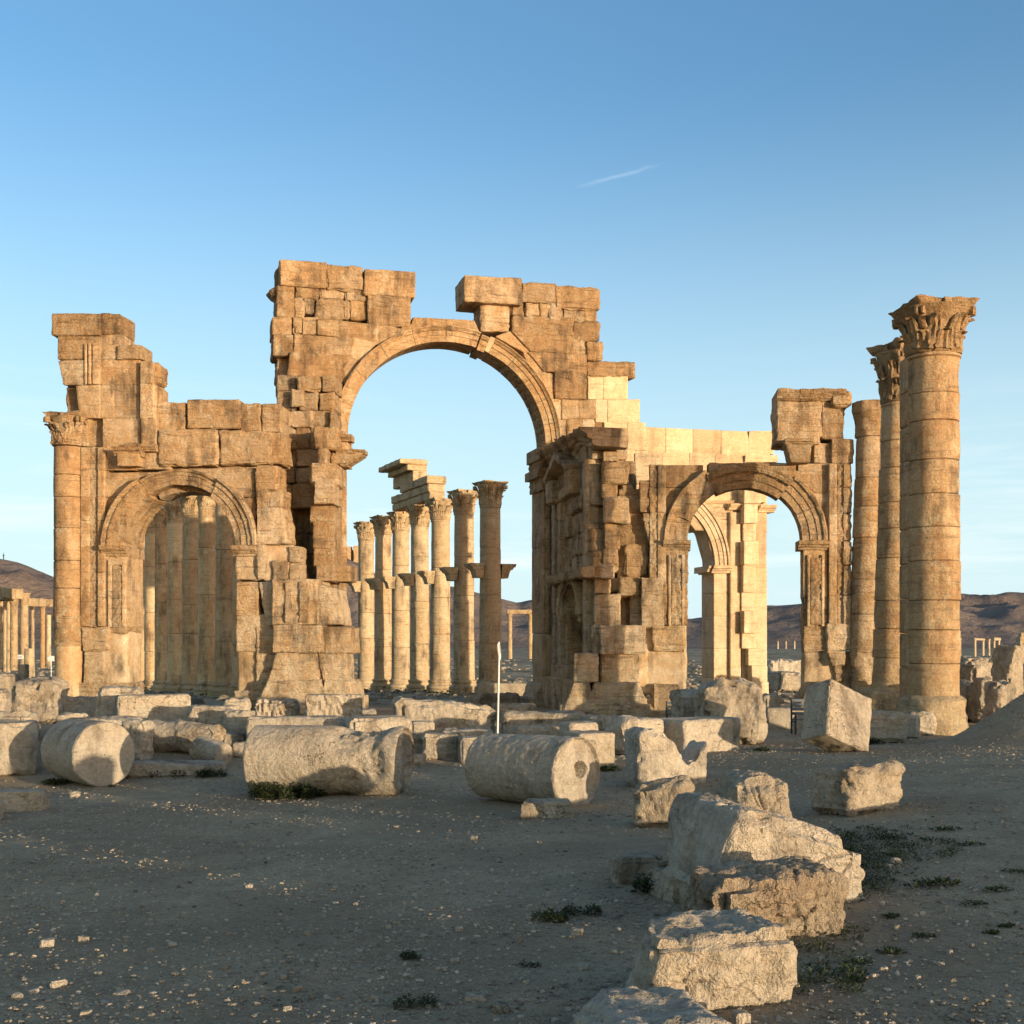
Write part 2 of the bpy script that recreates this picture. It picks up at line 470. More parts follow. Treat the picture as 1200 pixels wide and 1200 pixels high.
def plain_mat(name, col, rough=.85, var=.3, scale=8, bump=0.):
    m, t, bs = new_mat(name, rough)
    pos = t.new('ShaderNodeNewGeometry').outputs['Position']
    n = t.noise(pos, scale, 5)
    vm = t.new('ShaderNodeVectorMath', operation='SCALE'); vm.inputs[0].default_value = col
    t.l.new(t.math('ADD', 1 - var / 2, t.math('MULTIPLY', n, var)), vm.inputs['Scale'])
    t.l.new(vm.outputs[0], bs.inputs['Base Color'])
    if bump:
        bp = t.new('ShaderNodeBump'); bp.inputs['Distance'].default_value = bump; t.l.new(n, bp.inputs['Height']); t.l.new(bp.outputs[0], bs.inputs['Normal'])
    return m

M_ARCH = stone_mat('weathered_ochre_limestone', (.53, .435, .315), (.40, .275, .15), (.26, .145, .068), bump=1.3, dark=.75)
M_PALE = stone_mat('restored_cream_limestone', (.54, .44, .305), (.47, .36, .225), (.38, .26, .14), bump=.75, bed=1.3, dark=.35)
M_COL = stone_mat('golden_limestone', (.53, .43, .29), (.46, .335, .195), (.36, .205, .095), bump=.95, bed=.8, dark=.65)
M_ROCK = stone_mat('fallen_limestone', (.46, .40, .32), (.40, .325, .235), (.29, .205, .135), bump=1.15, bed=.35, dark=.6, crack=.35)
# ================================================================== THE MONUMENTAL ARCH
FL = Wall(211, 42.1, 876, 40.3)        # the front face with the two small archways
RL = Wall(752, 48.5, 905, 50.1)        # the rear face with the great arch, standing askew to it
NW = Wall(650, 46.6, 700, 40.3)        # side wall of the middle passage, with its niche
CORE = Wall(300, 43.6, 420, 43.4)      # torn open core beside the great arch
AL = (-2.0, 43.0, 0.0)
arch = thing('monumental_arch', 'ruined ochre triple archway of broken stone blocks with one tall arch and two low ones', 'ruined arch', AL)
def part(name, mb, mat=None, parent=None, **k):
    return mb.build(name, mat or M_ARCH, parent or arch, loc=AL, **k)

# ------------------------------------------------------------------ left bay
m = MB()
B_ = lambda *a, **k: b(FL, m, *a, **k)
# tower of blocks over the half column
B_(60, 367, 117, 393, .10, o=.62, v=.5, k='old', t=1.3)
B_(117, 367, 141, 391, .02, o=.6, v=.46, k='old', t=1.3)
B_(67, 392, 117, 421, .0, o=.6, k='old', t=1.3); B_(117, 391, 142, 421, -.05, o=.62, k='ash', t=1.2)
B_(137, 404, 166, 421, .08, o=.58, v=.45, k='old', t=1.0)
q(FL, m, [(74, 451), (117, 451), (117, 421), (67, 422)], .03, o=.42, v=.56, k='old', t=1.3)
B_(117, 421, 164, 451, -.04, o=.66, v=.46, k='ash'); B_(164, 423, 178, 449, .16, o=.58, k='ash'); B_(177, 425, 187, 450, -.15, o=.55, k='rub', t=.8)
q(FL, m, [(77, 485), (96, 485), (92, 451), (76, 452)], -.35, o=.45, v=.28, k='rub', t=1.0)
q(FL, m, [(94, 490), (117, 490), (117, 451), (88, 452)], .02, o=.34, v=.58, k='ash')
B_(117, 451, 134, 490, -.04, o=.4, v=.56, k='ash'); B_(134, 451, 164, 490, -.05, o=.62, k='ash')
B_(164, 449, 180, 490, .14, o=.55, v=.54, k='ash'); B_(179, 453, 188, 476, -.2, o=.6, k='rub', t=.8)
B_(120, 490, 165, 529, -.05, o=.42, v=.56, k='ash'); B_(165, 490, 183, 529, .12, o=.5, v=.54, k='ash')
B_(78, 488, 121, 524, -.35, o=.5, v=.4, k='old', t=.9)
# wall field round the left archway
for y0, y1 in ((524, 551), (551, 582), (582, 610), (610, 641), (641, 671), (671, 700), (700, 734)):
    B_(90, y0, 122, y1, -.05, o=.62 if y0 > 560 else .5, v=.54, k='ash', t=1.4)
    B_(94, y0, 104.5, y1, .12, o=.66, v=.56, k='ash', t=.6); B_(114, y0, 122.5, y1, .16, o=.6, v=.55, k='ash', t=.7)
B_(105, 524, 114, 640, .06, o=.5, v=.46, k='carve', t=.4); B_(105, 640, 114, 735, .06, o=.5, v=.46, k='carve', t=.4)
B_(95, 735, 127, 763, .14, o=.5, v=.5, k='rub', t=1.2); B_(98, 763, 122, 804, .05, o=.28, v=.58, k='cor', t=1.2)
B_(120, 527, 160, 551, -.03, o=.5, v=.56, k='ash'); B_(158, 529, 200, 550, -.02, o=.5, v=.5, k='ash')
u0, z0 = FL.uz(212, 640); uL, _ = FL.uz(148, 640); uo, _ = FL.uz(122, 640)
ri, ro = u0 - uL, u0 - uo
def spandrel(W, mb, u0, z0, rm, ux, zs, sgn, n=-.02, o=.5, v=.5, k='old', t=1.2, ez=1.):
    for za, zb in zip(zs[:-1], zs[1:]):
        f = lambda z: u0 + sgn * math.sqrt(max(0.02, rm * rm - ((z - z0) / ez) ** 2))
        c = [(ux, za), (f(za), za), (f(zb), zb), (ux, zb)] if sgn < 0 else [(f(za), za), (ux, za), (ux, zb), (f(zb), zb)]
        quad_uz(W, mb, c, n, t, o=o, v=v, k=k)
zt = FL.uz(218, 549)[1]
spandrel(FL, m, u0, z0, (ri + ro) / 2, FL.uz(121, 600)[0], [z0, z0 + .95, z0 + 1.75, zt - .1], -1, -.06, o=.5, k='ash')
spandrel(FL, m, u0, z0, (ri + ro) / 2, FL.uz(299, 600)[0], [z0, z0 + .9, z0 + 1.7, zt - .02], 1, -.04, o=.5, v=.54, k='cor')
# jambs of the archway
B_(123, 651, 148, 735, .06, o=.5, v=.56, k='ash', t=1.5); q(FL, m, [(128, 742), (148, 742), (148, 732), (122, 732)], .07, o=.42, v=.5, k='rub', t=1.4)
B_(117, 738, 148, 808, -.02, o=.42, v=.46, k='pl', t=1.4)
B_(276, 649, 302, 680, .05, o=.42, v=.58, k='cor', t=1.5); B_(276, 682, 303, 722, .1, o=.34, v=.58, k='cor', t=1.5); B_(276, 720, 319, 764, .08, o=.3, v=.58, k='cor', t=1.5)
B_(278, 758, 318, 815, .0, o=.4, v=.48, k='pl', t=1.4)
# ragged pilaster right of it
B_(299, 545, 325, 575, .14, o=.5, k='cor', t=1.2); B_(300, 575, 315, 596, .16, o=.45, k='cor'); B_(314, 573, 330, 595, .1, o=.48, k='cor')
q(FL, m, [(300, 637), (336, 637), (330, 594), (300, 595)], .2, o=.4, v=.58, k='cor', t=1.3)
B_(300, 638, 311, 680, .16, o=.42, k='rub', t=1.2); B_(308, 638, 344, 681, -.06, o=.4, v=.5, k='pl', t=1.2); B_(318, 656, 340, 681, .06, o=.4, k='rub', t=.9)
B_(338, 640, 351, 659, .05, o=.44, k='cor', t=1); B_(339, 659, 352, 681, .1, o=.42, k='cor', t=1)
q(FL, m, [(312, 734), (322, 734), (322, 680), (302, 682)], .14, o=.36, v=.54, k='cor', t=1.3)
ragged = m

B_(86, 800, 149, 838, .12, o=.3, v=.54, k='cor', t=1.5); B_(274, 810, 330, 838, .2, o=.3, v=.54, k='cor', t=1.5)
wall_left = part('flank_wall', ragged)
# archivolt of the left bay: moulded, broken at the crown
m = MB()
chA = lambda ri, ro, s=1.: [(ri, -.02), (ri, .10 * s), (ri + .30 * (ro - ri), .12 * s), (ri + .31 * (ro - ri), .17 * s), (ri + .60 * (ro - ri), .19 * s),
                         (ri + .61 * (ro - ri), .24 * s), (ri + .80 * (ro - ri), .25 * s), (ri + .84 * (ro - ri), .33 * s), (ri + .96 * (ro - ri), .36 * s), (ro, .30 * s), (ro, -.05)]
arc(FL, m, u0, z0, chA(ri, ro), -1.5, 180, 122, tint=(.48, .52, 0), amp=.02, joints=2)
arc(FL, m, u0, z0, chA(ri, ro), -1.5, 58, 0, tint=(.42, .56, 0), amp=.03, joints=3)
arc(FL, m, u0, z0 - .06, chA(ri + .22, ro - .06, .8), -1.5, 121, 59, tint=(.42, .46, 0), amp=.05, joints=1)
arc(FL, m, u0, z0 - .03, [(ri + .02, -.55), (ri + .02, -.45), (ri + .42, -.42), (ri + .42, -.6)], -1.5, 118, 55, tint=(.4, .34, 0), amp=.05, joints=3)
for i in range(30):
    a = math.radians(180 - i * 1.9); r_ = ri + .70 * (ro - ri)      # carved leaf band
    X, Q = rock(.055, .05, .05, .03, .05, .02, 1, 0, .0); m.add(FL.w(u0 + r_ * math.cos(a) + X[:, 0], z0 + r_ * math.sin(a) + X[:, 2], .25 - X[:, 1]), Q, (.5, .42, 0))
part('archivolt', m, parent=wall_left)
for x0, x1, nm in ((121, 149.5, 0), (274, 302, 0)):
    m = MB(); mould(FL, m, x0, x1, 640, corn(.9), -1.5, .02, (.45, .5, 0), .02)
    b(FL, m, x0 + 2, 644, x1 - 2, 652, .08, t=1.3, o=.5, v=.48, k='carve'); part('impost', m, parent=wall_left)
for x0, x1, y0, y1 in ((126, 147, 656, 735),):
    m = MB(); b(FL, m, x0 + 5, y0 + 8, x1 - 5, y1, .13, t=.12, o=.45, v=.4, k='carve')
    for xa, xb in ((x0, x0 + 4.5), (x1 - 4.5, x1)): b(FL, m, xa, y0, xb, y1, .15, t=.2, o=.4, v=.6, k='ash')
    b(FL, m, x0 + 3, y0, x1 - 3, y0 + 6, .148, t=.2, o=.4, v=.6, k='ash'); part('carved_panel', m, parent=wall_left)
m = MB()
for i, (x0, x1) in enumerate(((98.5, 101.5), (103, 106), (108, 116))): b(FL, m, x0, 402, x1, 450, .10 + .02 * (i == 1), t=.2, o=.45, v=.56, k='ash')
part('fluted_pilaster', m, parent=wall_left)
m = MB(); mould(FL, m, 135, 167, 525, corn(.75), -.3, .28, (.55, .5, 0)); b(FL, m, 137, 530, 163, 546, .42, t=.7, o=.6, v=.52, k='ash')
q(FL, m, [(140, 526), (166, 526), (160, 519), (147, 519)], .3, o=.55, k='rub', t=.6)
mould(FL, m, 164, 184, 521, corn(.6, .8), -.3, .15, (.5, .5, 0)); part('bracket', m, parent=wall_left)
# half column
cu, _ = FL.uz(79.5, 640); cx = FL.w(cu, 0, -.12); rcol = .54
m = MB(); drums(m, (cx[0], cx[1], 0), FL.uz(79, 752)[1], FL.uz(79, 524)[1], rcol * 1.0, rcol * .98, 7, 44, .012, (.66, .54, .2), ja=.07)
lathe(m, (cx[0], cx[1], 0), dense([(FL.uz(79, 757)[1], .54), (FL.uz(79, 722)[1], .56)], .08), 44, .06, (.5, .5, 0), fr=3)
lathe(m, (cx[0], cx[1], 0), dense([(-.9, .5), (FL.uz(79, 759)[1], .5), (FL.uz(79, 753)[1], .47)], .2), 40, .012, (.42, .5, 1.))
hc = part('half_column', m)
m = MB(); capital(m, (cx[0], cx[1], 0), FL.uz(79, 523)[1], .53, FL.uz(79, 485)[1] - FL.uz(79, 523)[1], .74, (.5, .46, 0), wear=.07, rot=-.05)
b(FL, m, 84, 489, 104, 523, .1, t=.6, o=.5, v=.44, k='rub'); part('capital', m, parent=hc)

# coarse blocks over the left archway
m = MB()
B_ = lambda *a, **k: b(FL, m, *a, **k)
B_(182, 471, 217.5, 504, -.15, o=.52, v=.52, k='old', t=1.3); B_(219, 468, 280.5, 502, -.05, o=.52, v=.54, k='old', t=1.3)
B_(281.5, 472, 305, 505, -.2, o=.4, v=.56, k='cor', t=1.2); B_(306.5, 473, 328, 507, -.25, o=.36, v=.56, k='cor', t=1.2)
B_(184, 502, 254.5, 546, .12, o=.62, v=.5, k='rub', t=1.5); B_(256.5, 504, 317, 544, .05, o=.64, v=.5, k='rub', t=1.5)
B_(315, 506, 332, 544, -.3, o=.46, v=.5, k='rub', t=1.2); B_(184, 541, 300, 552, -.35, o=.4, v=.4, k='old', t=.9)
part('attic_blocks', m)

# foot of the pier between left bay and great arch: eroded, flaring
m = MB()
B_ = lambda *a, **k: b(FL, m, *a, **k)
B_(318, 679, 372, 733, .55, o=.3, v=.58, k='cor', t=1.8); q(FL, m, [(370, 733), (402, 733), (394, 690), (370, 683)], .45, o=.28, v=.6, k='cor', t=1.6)
B_(333, 682, 342, 730, .63, o=.34, v=.5, k='cor', t=.4); B_(350, 682, 362, 730, .63, o=.34, v=.52, k='cor', t=.4)
B_(319, 732, 377.5, 765, .65, o=.28, v=.6, k='cor', t=1.8); B_(378, 735, 411, 766, .4, o=.28, v=.58, k='cor', t=1.5)
q(FL, m, [(312, 800), (374, 800), (371, 765), (324, 765)], .5, o=.24, v=.6, k='cor', t=1.8)
q(FL, m, [(303, 822), (384, 822), (374, 797), (313, 797)], .75, o=.22, v=.6, k='cor', t=2.0)
q(FL, m, [(378, 800), (406, 800), (404, 765), (372, 765)], .35, o=.26, v=.58, k='cor', t=1.5)
B_(300, 818, 416, 838, .85, o=.24, v=.56, k='cor', t=2.2)
q(FL, m, [(372, 836), (421, 836), (408, 797), (380, 797)], .6, o=.22, v=.6, k='cor', t=1.8)
B_(366, 760, 384, 824, .2, o=.36, v=.48, k='pl', t=1.4); B_(300, 735, 326, 822, .12, o=.3, v=.5, k='cor', t=1.2)
q(FL, m, [(276, 824), (330, 824), (318, 790), (306, 800)], .25, o=.25, v=.56, k='cor', t=1.4)
part('pier_foot', m)

# torn core, rubble of random stones, and the single blocks sticking out of it
m = MB()
y = 440
while y < 836:
    h = random.uniform(17, 30); x = 312 if y > 475 else 324
    while x < 392:
        w_ = random.uniform(15, 34); deep = -1.1 if (346 < x + w_ / 2 < 375 and 575 < y < 690) else random.uniform(-.25, .22)
        if y < 465: deep -= .3
        b(CORE, m, x, y, min(x + w_, 392), y + h, deep, t=1.4, o=random.uniform(.3, .6), v=random.uniform(.3, .5), k=random.choice(['rub', 'rub', 'cor']))
        x += w_
    y += h
BC = Wall(300, 42.4, 430, 42.2)
for a in ((367, 499, 396, 526, .1, .6, .5), (363, 542, 396, 568, .15, .6, .52), (368, 563, 391, 590, .3, .5, .5), (363, 590, 384, 613, -.2, .55, .46), (366, 610, 383, 643, .1, .55, .5),
          (383, 590, 392, 650, -.4, .5, .46), (367, 642, 391, 664, .1, .5, .44), (370, 662, 391, 681, .3, .42, .44), (390, 662, 410, 681, -.1, .4, .54), (340, 455, 356, 475, -1.2, .4, .5)):
    b(BC, m, *a[:5], t=1.5, o=a[5], v=a[6], k='old' if a[1] > 560 else 'rub')
q(BC, m, [(371, 545), (384, 545), (383, 524), (373, 524)], .1, o=.4, v=.5, k='rub', t=.8)
q(BC, m, [(387, 545), (405, 545), (428, 530), (386, 528)], -.3, o=.42, v=.4, k='rub', t=.9); mould(BC, m, 394, 428, 527, corn(.35, 1.0), -.9, -.35, (.4, .48, 0), .02)
mould(BC, m, 392, 413, 510, corn(.55), -.9, -.5, (.6, .56, 0)); b(BC, m, 388, 508, 407, 546, -.55, t=1, o=.6, v=.54, k='ash')
part('rubble_core', m)

# ------------------------------------------------------------------ great arch (rear face)
m = MB()
B_ = lambda *a, **k: b(RL, m, *a, **k)
K = dict(t=1.3)
B_(328, 304, 383, 334, .12, slope=3, o=.5, v=.54, k='old', **K); B_(383, 309, 426, 339, .0, slope=3, o=.48, v=.38, k='rub', **K); B_(427, 314, 487, 345, .1, slope=4, o=.5, v=.56, k='old', **K)
B_(324, 312, 334, 336, -.5, o=.5, v=.3, k='rub', t=.8); B_(324, 334, 345, 372, .0, o=.46, v=.5, k='old', t=1.3)
q(RL, m, [(321, 349), (330, 349), (332, 334), (313, 339)], -.2, o=.45, v=.4, k='rub', t=.8)
for a in ((346, 334, 374, 349), (375, 336, 404, 351), (404, 337, 432, 352), (344, 348, 357, 372), (356, 348, 369, 367), (369, 349, 403, 373), (402, 351, 410, 373), (409, 351, 431, 374), (344, 368, 356, 392)):
    B_(*a, random.uniform(-.15, .02), slope=1, o=.42, v=random.uniform(.36, .48), k='rub', t=1.2)
B_(431, 343, 481, 380, .06, slope=3, o=.6, v=.44, k='old', **K)
B_(319, 371, 342, 393, .04, o=.58, v=.46, k='old', **K); B_(320, 392, 344, 417, .1, o=.62, v=.46, k='old', **K); B_(342, 385, 356, 400, -.3, o=.4, v=.34, k='rub', **K)
B_(354, 371, 373, 392, -.05, o=.5, v=.46, k='old', **K); q(RL, m, [(372, 392), (433, 400), (441, 380), (372, 373)], .05, o=.6, v=.47, k='ash', **K)
q(RL, m, [(433, 401), (452, 408), (484, 388), (440, 378)], .03, o=.5, v=.5, k='ash', **K); q(RL, m, [(452, 400), (486, 402), (500, 380), (476, 379)], .02, o=.5, v=.5, k='ash', **K)
q(RL, m, [(344, 415), (412, 417), (416, 396), (345, 391)], .1, o=.62, v=.48, k='old', **K); q(RL, m, [(410, 418), (424, 424), (442, 402), (414, 395)], .06, o=.4, v=.55, k='ash', **K)
q(RL, m, [(336, 441), (394, 445), (413, 416), (340, 412)], .22, o=.7, v=.46, k='ash', **K); q(RL, m, [(391, 450), (408, 450), (424, 418), (412, 414)], .05, o=.6, v=.46, k='ash', **K)
B_(325, 417, 342, 445, -.35, o=.4, v=.38, k='rub', **K)
for a in ((326, 443, 360, 459, .5), (360, 444, 379, 459, .42), (328, 459, 351, 472, .62), (352, 460, 378, 472, .6), (326, 472, 343, 491, .42), (343, 472, 356, 493, .5), (356, 472, 364, 493, .45), (363, 473, 382, 493, .4), (382, 473, 393, 530, .55),
          (378, 444, 397, 475, .55), (326, 490, 352, 530, .42), (350, 492, 392, 530, .42)):
    B_(*a[:4], random.uniform(-.12, .02), o=.45, v=a[4], k='old', t=1.2)
B_(381, 520, 399, 560, -.05, o=.55, v=.5, k='old', t=1.2)
for y0, y1 in ((524, 570), (570, 600), (600, 652), (652, 690), (690, 740), (740, 836)): B_(385, y0, 406.5, y1, .12, o=.72, v=.52, k='ash', t=1.3)
q(RL, m, [(394, 742), (404, 735), (407, 680), (394, 680)], .18, o=.66, v=.5, k='old', t=1.3)
# crown and right shoulder
q(RL, m, [(480, 390), (563, 392), (556, 375), (484, 371)], .02, o=.5, v=.54, k='old', t=1.0)
B_(544, 322, 612, 353, .3, slope=4, o=.42, v=.6, k='old', t=1.6); B_(563, 355, 597, 388, -.05, slope=1, o=.2, v=.66, k='cor', t=1.1)
B_(611, 330, 653, 354, .0, slope=2, o=.52, v=.42, k='rub', **K); B_(651, 334, 704, 361, .04, slope=3, o=.74, v=.44, k='rub', **K)
for a in ((599, 354, 615, 371), (616, 354, 634, 371), (633, 355, 644, 373), (644, 355, 659, 375), (659, 359, 685, 378), (684, 359, 700, 379)): B_(*a, random.uniform(-.14, .02), o=.45, v=.42, k='rub', **K)
B_(600, 369, 673, 392, -.02, slope=3, o=.5, v=.42, k='rub', **K); B_(671, 377, 703, 400, .0, o=.5, v=.4, k='rub', **K)
q(RL, m, [(622, 412), (670, 415), (671, 393), (598, 387)], .1, o=.56, v=.5, k='old', **K); q(RL, m, [(580, 394), (618, 415), (622, 408), (600, 387)], .02, o=.5, v=.5, k='ash', **K)
B_(670, 394, 690, 416, -.05, o=.5, v=.42, k='rub', **K); B_(688, 400, 707, 422, .05, o=.58, v=.5, k='rub', **K)
q(RL, m, [(637, 435), (688, 438), (689, 415), (618, 412)], .1, o=.6, v=.48, k='old', **K); q(RL, m, [(622, 440), (640, 450), (640, 430), (612, 410)], .02, o=.5, v=.52, k='ash', **K)
q(RL, m, [(636, 470), (656, 470), (652, 438), (624, 434)], .02, o=.45, v=.54, k='ash', **K)
B_(650, 436, 688, 467, .14, slope=1, o=.6, v=.48, k='old', **K); B_(687, 423, 745, 442, .05, slope=1, o=.5, v=.52, k='rub', **K)
for a in ((645, 464, 660, 492, .4, .56), (658, 466, 679, 492, .5, .42), (678, 468, 699, 491, .48, .42), (650, 491, 668, 528, .36, .56), (664, 490, 683, 511, .55, .44), (682, 491, 697, 501, .1, .62), (682, 500, 697, 516, .2, .62), (696, 493, 709, 510, .6, .4), (664, 510, 709, 540, .3, .55)):
    B_(*a[:4], random.uniform(-.1, .02), o=a[4], v=a[5], k='old', t=1.2)
for y0, y1 in ((528, 575), (575, 640), (640, 742)): B_(637, y0, 662, y1, .35, o=.55, v=.46, k='ash', t=1.6)
B_(640, 528, 664, 830, -.1, o=.5, v=.46, k='ash', t=1.2); B_(636.5, 742, 660, 802, .36, o=.4, v=.42, k='pl', t=1.6)
q(RL, m, [(622, 834), (664, 834), (660, 800), (634, 800)], .6, o=.4, v=.44, k='cor', t=1.9); B_(616, 818, 664, 838, .75, o=.36, v=.42, k='cor', t=2.2)
great = part('great_arch_wall', m)

gl = RL.uz(407, 515)[0]; gr = RL.uz(638.7, 527)[0]
gu = (gl + gr) / 2; gri = (gr - gl) / 2; zc = RL.uz(522, 401)[1] - gri * .985
gro = gri + .58
m = MB()
chG = [(gri, -.02), (gri, .10), (gri + .24, .11), (gri + .25, .15), (gri + .42, .16), (gri + .44, .22), (gri + .50, .25), (gri + .55, .33), (gro, .33), (gro, -.05)]
arc(RL, m, gu, zc, chG, -1.15, 180, 74, .985, (.52, .55, .2), .008, joints=6)
sh = lambda i: (.02, -.05 - .02 * (i == 1))
arc(RL, m, gu, zc, chG, -1.15, 73.4, 69, .985, (.5, .55, .2), .008, joints=1, shift=lambda i: (-.02, -.07))
arc(RL, m, gu, zc, [(a + .0, n) for a, n in chG], -1.15, 66, -1, .985, (.5, .54, .2), .008, joints=5)
# sunk coffers under the right half of the arch
for i in range(13):
    a = math.radians(1 + i * 4.6)
    for nn in (-.25, -.75):
        X, Q = rock(.05, .16, .11, .02, .1, .006, 1, 0, 0)
        ca, sa = math.cos(a), math.sin(a)
        rad = gri - .0 + X[:, 0]; tan = X[:, 2]
        m.add(RL.w(gu + rad * ca - tan * sa, zc + .985 * (rad * sa + tan * ca), nn - X[:, 1]), Q, (.45, .4, 0))
part('great_archivolt', m, parent=great)
m = MB(); arc(RL, m, gu, zc, [(gri, .0), (gri, .12), (gri + .3, .15), (gri + .5, .24), (gri + .58, .30), (gri + .58, 0)], -1.1, 68.95, 66.05, .985, (.45, .6, .6), .004, joints=1, gap=.05)
part('repair_voussoir', m, M_PALE, great)
m = MB(); mould(RL, m, 631, 668, 524, corn(1.15, .9), -1.3, .35, (.45, .44, 0)); b(RL, m, 634, 536, 662, 552, .40, t=1.7, o=.5, v=.42, k='carve')
mould(RL, m, 629, 664, 549, corn(.8, .9), -1.3, .36, (.45, .42, 0)); b(RL, m, 635, 556, 662, 574, .42, t=1.7, o=.45, v=.4, k='carve'); part('great_impost', m, parent=great)
m = MB()
for x in (640.5, 652): b(RL, m, x, 576, x + 4, 742, .41, t=.15, o=.45, v=.42, k='carve')
part('carved_panel', m, parent=great)

# ------------------------------------------------------------------ pier wall with the niche
m = MB()
ua, ub = 0.0, NW.uz(700, 600)[0]
un0 = NW.uz(665.5, 740)[0]; un1 = NW.uz(683.5, 740)[0]; unc = (un0 + un1) / 2; unr = (un1 - un0) / 2
zsp = 2.75
zs = [-1., .55, 1.45, 2.35, 3.2, 4.15, 4.9, 5.7, 6.5, 7.3, 8.1, 8.7]
ubw = ub
for za, zb in zip(zs[:-1], zs[1:]):
    u = ua - .3; ub = ubw - (random.uniform(.5, 1.1) if za > 1 else .3)
    while u < ub - .05:
        w_ = random.uniform(.9, 1.7); v_ = min(u + w_, ub)
        if ub - v_ < .5: v_ = ub
        if zb > .9 and za < 3.7 and v_ > un0 - .25 and u < un1 + .25:
            if u < un0 - .25: quad_uz(NW, m, [(u, za), (un0, za), (un0, zb), (u, zb)], random.uniform(-.06, .06), 1.3, o=.36, v=.4, k='cor')
            if v_ > un1 + .25: quad_uz(NW, m, [(un1, za), (v_, za), (v_, zb), (un1, zb)], random.uniform(-.06, .06), 1.3, o=.36, v=.4, k='cor')
        else:
            quad_uz(NW, m, [(u, za), (v_, za), (v_, zb), (u, zb)], random.uniform(-.12, .08), 1.3, o=random.uniform(.3, .5), v=random.uniform(.36, .46), k=random.choice(['cor', 'old', 'rub']))
        u = v_
quad_uz(NW, m, [(un0 - .3, .6), (un0 + .02, .6), (un0 + .02, 3.8), (un0 - .3, 3.8)], .02, 1.3, o=.36, v=.42, k='old'); quad_uz(NW, m, [(un1 - .02, .6), (un1 + .3, .6), (un1 + .3, 3.8), (un1 - .02, 3.8)], .02, 1.3, o=.36, v=.42, k='old')
quad_uz(NW, m, [(un0 - .2, .4), (un1 + .2, .4), (un1 + .2, 4.2), (un0 - .2, 4.2)], -.75, .6, o=.45, v=.46, k='pl')
quad_uz(NW, m, [(ua - .4, -1.), (ub - .6, -1.), (ub - .6, .45), (ua - .4, .45)], .45, 1.6, o=.36, v=.44, k='cor'); quad_uz(NW, m, [(ua + .4, -1.), (ub - 2.4, -1.), (ub - 2.4, .95), (ua + .4, .95)], .25, 1.2, o=.36, v=.44, k='cor')
ub = ubw
# pilaster strips
for uu in (.15, 1.15, 5.0): quad_uz(NW, m, [(uu, .5), (uu + .45, .5), (uu + .45, 8.1), (uu, 8.1)], .16, .5, o=.38, v=.42, k='old')
pier = part('pier_wall', m)
m = MB()
k_ = [(-.55, .0), (-.5, .14), (-.36, .18), (-.33, .3), (-.2, .36), (-.12, .55), (0, .62)]
sweep(NW, m, k_, -1.0, np.linspace(-.9, ub + .1, 50), lambda a, s_: (s_ + 0 * a, 9.25 - .035 * s_ + a * (1 + .25 * math.sin(s_ * 2.3) * (s_ > 2))), (.42, .46, 0), .075)
part('cornice', m, parent=pier); m = MB()
sweep(NW, m, [(-.3, 0), (-.26, .12), (-.1, .2), (0, .3)], -.6, np.linspace(.6, ub - .2, 30), lambda a, s_: (s_ + 0 * a, 3.85 + .5 + a), (.38, .46, 0), .10)
quad_uz(NW, m, [(.5, 3.95), (ub - .3, 3.95), (ub - .2, 4.3), (.4, 4.3)], .50, .9, o=.36, v=.46, k='rub')
part('ledge', m, parent=pier)
m = MB()
pc = NW.uz(668, 540)[0]
for s_ in (-1, 1):
    c = [(pc + s_ * 1.75, 7.85), (pc, 8.5), (pc, 8.78), (pc + s_ * 1.95, 8.05)]
    if s_ > 0: c = [c[1], c[0], c[3], c[2]]
    quad_uz(NW, m, c, .62, .8, o=.38, v=.44, k='old')
    u_ = pc + s_ * 1.45
    quad_uz(NW, m, [(u_ - .4, 7.05), (u_ + .4, 7.05), (u_ + .45, 7.9), (u_ - .45, 7.9)], .5, .8, o=.4, v=.44, k='cor')
quad_uz(NW, m, [(pc - 1.1, 7.1), (pc + 1.1, 7.1), (pc + 1.1, 7.45), (pc - 1.1, 7.45)], .25, .6, o=.36, v=.42, k='cor')
quad_uz(NW, m, [(pc - 1.3, 7.6), (pc + 1.3, 7.6), (pc, 8.45), (pc - .05, 8.45)], -.1, .5, o=.36, v=.38, k='old')
part('pediment', m, parent=pier)
m = MB()
arc(NW, m, unc, zsp, [(unr, 0), (unr, .24), (unr + .14, .26), (unr + .15, .32), (unr + .34, .36), (unr + .36, 0)], -.4, 180, 0, 1., (.36, .46, 0), .03, joints=5)
# shell-like vault of the niche: a quarter dome
nth, nph = 16, 10; V = []
for i in range(nph + 1):
    for j in range(nth + 1):
        a = math.pi * j / nth; d = (math.pi / 2) * i / nph
        V.append(NW.w(unc + (unr + .04) * math.cos(a) * math.cos(d), zsp + (unr + .04) * math.sin(a) * math.cos(d), -.0 - .78 * math.sin(d)))
m.add(V, [(i * (nth + 1) + j, i * (nth + 1) + j + 1, (i + 1) * (nth + 1) + j + 1, (i + 1) * (nth + 1) + j) for i in range(nph) for j in range(nth)], (.4, .42, .3))
for s_ in (-1, 1): quad_uz(NW, m, [(unc + s_ * unr - .2 * (s_ < 0) , zsp - .25), (unc + s_ * unr + .2 * (s_ > 0), zsp - .25), (unc + s_ * unr + .2 * (s_ > 0), zsp + .02), (unc + s_ * unr - .2 * (s_ < 0), zsp + .02)], .2, .6, o=.36, v=.44, k='old')
part('niche', m, parent=pier)

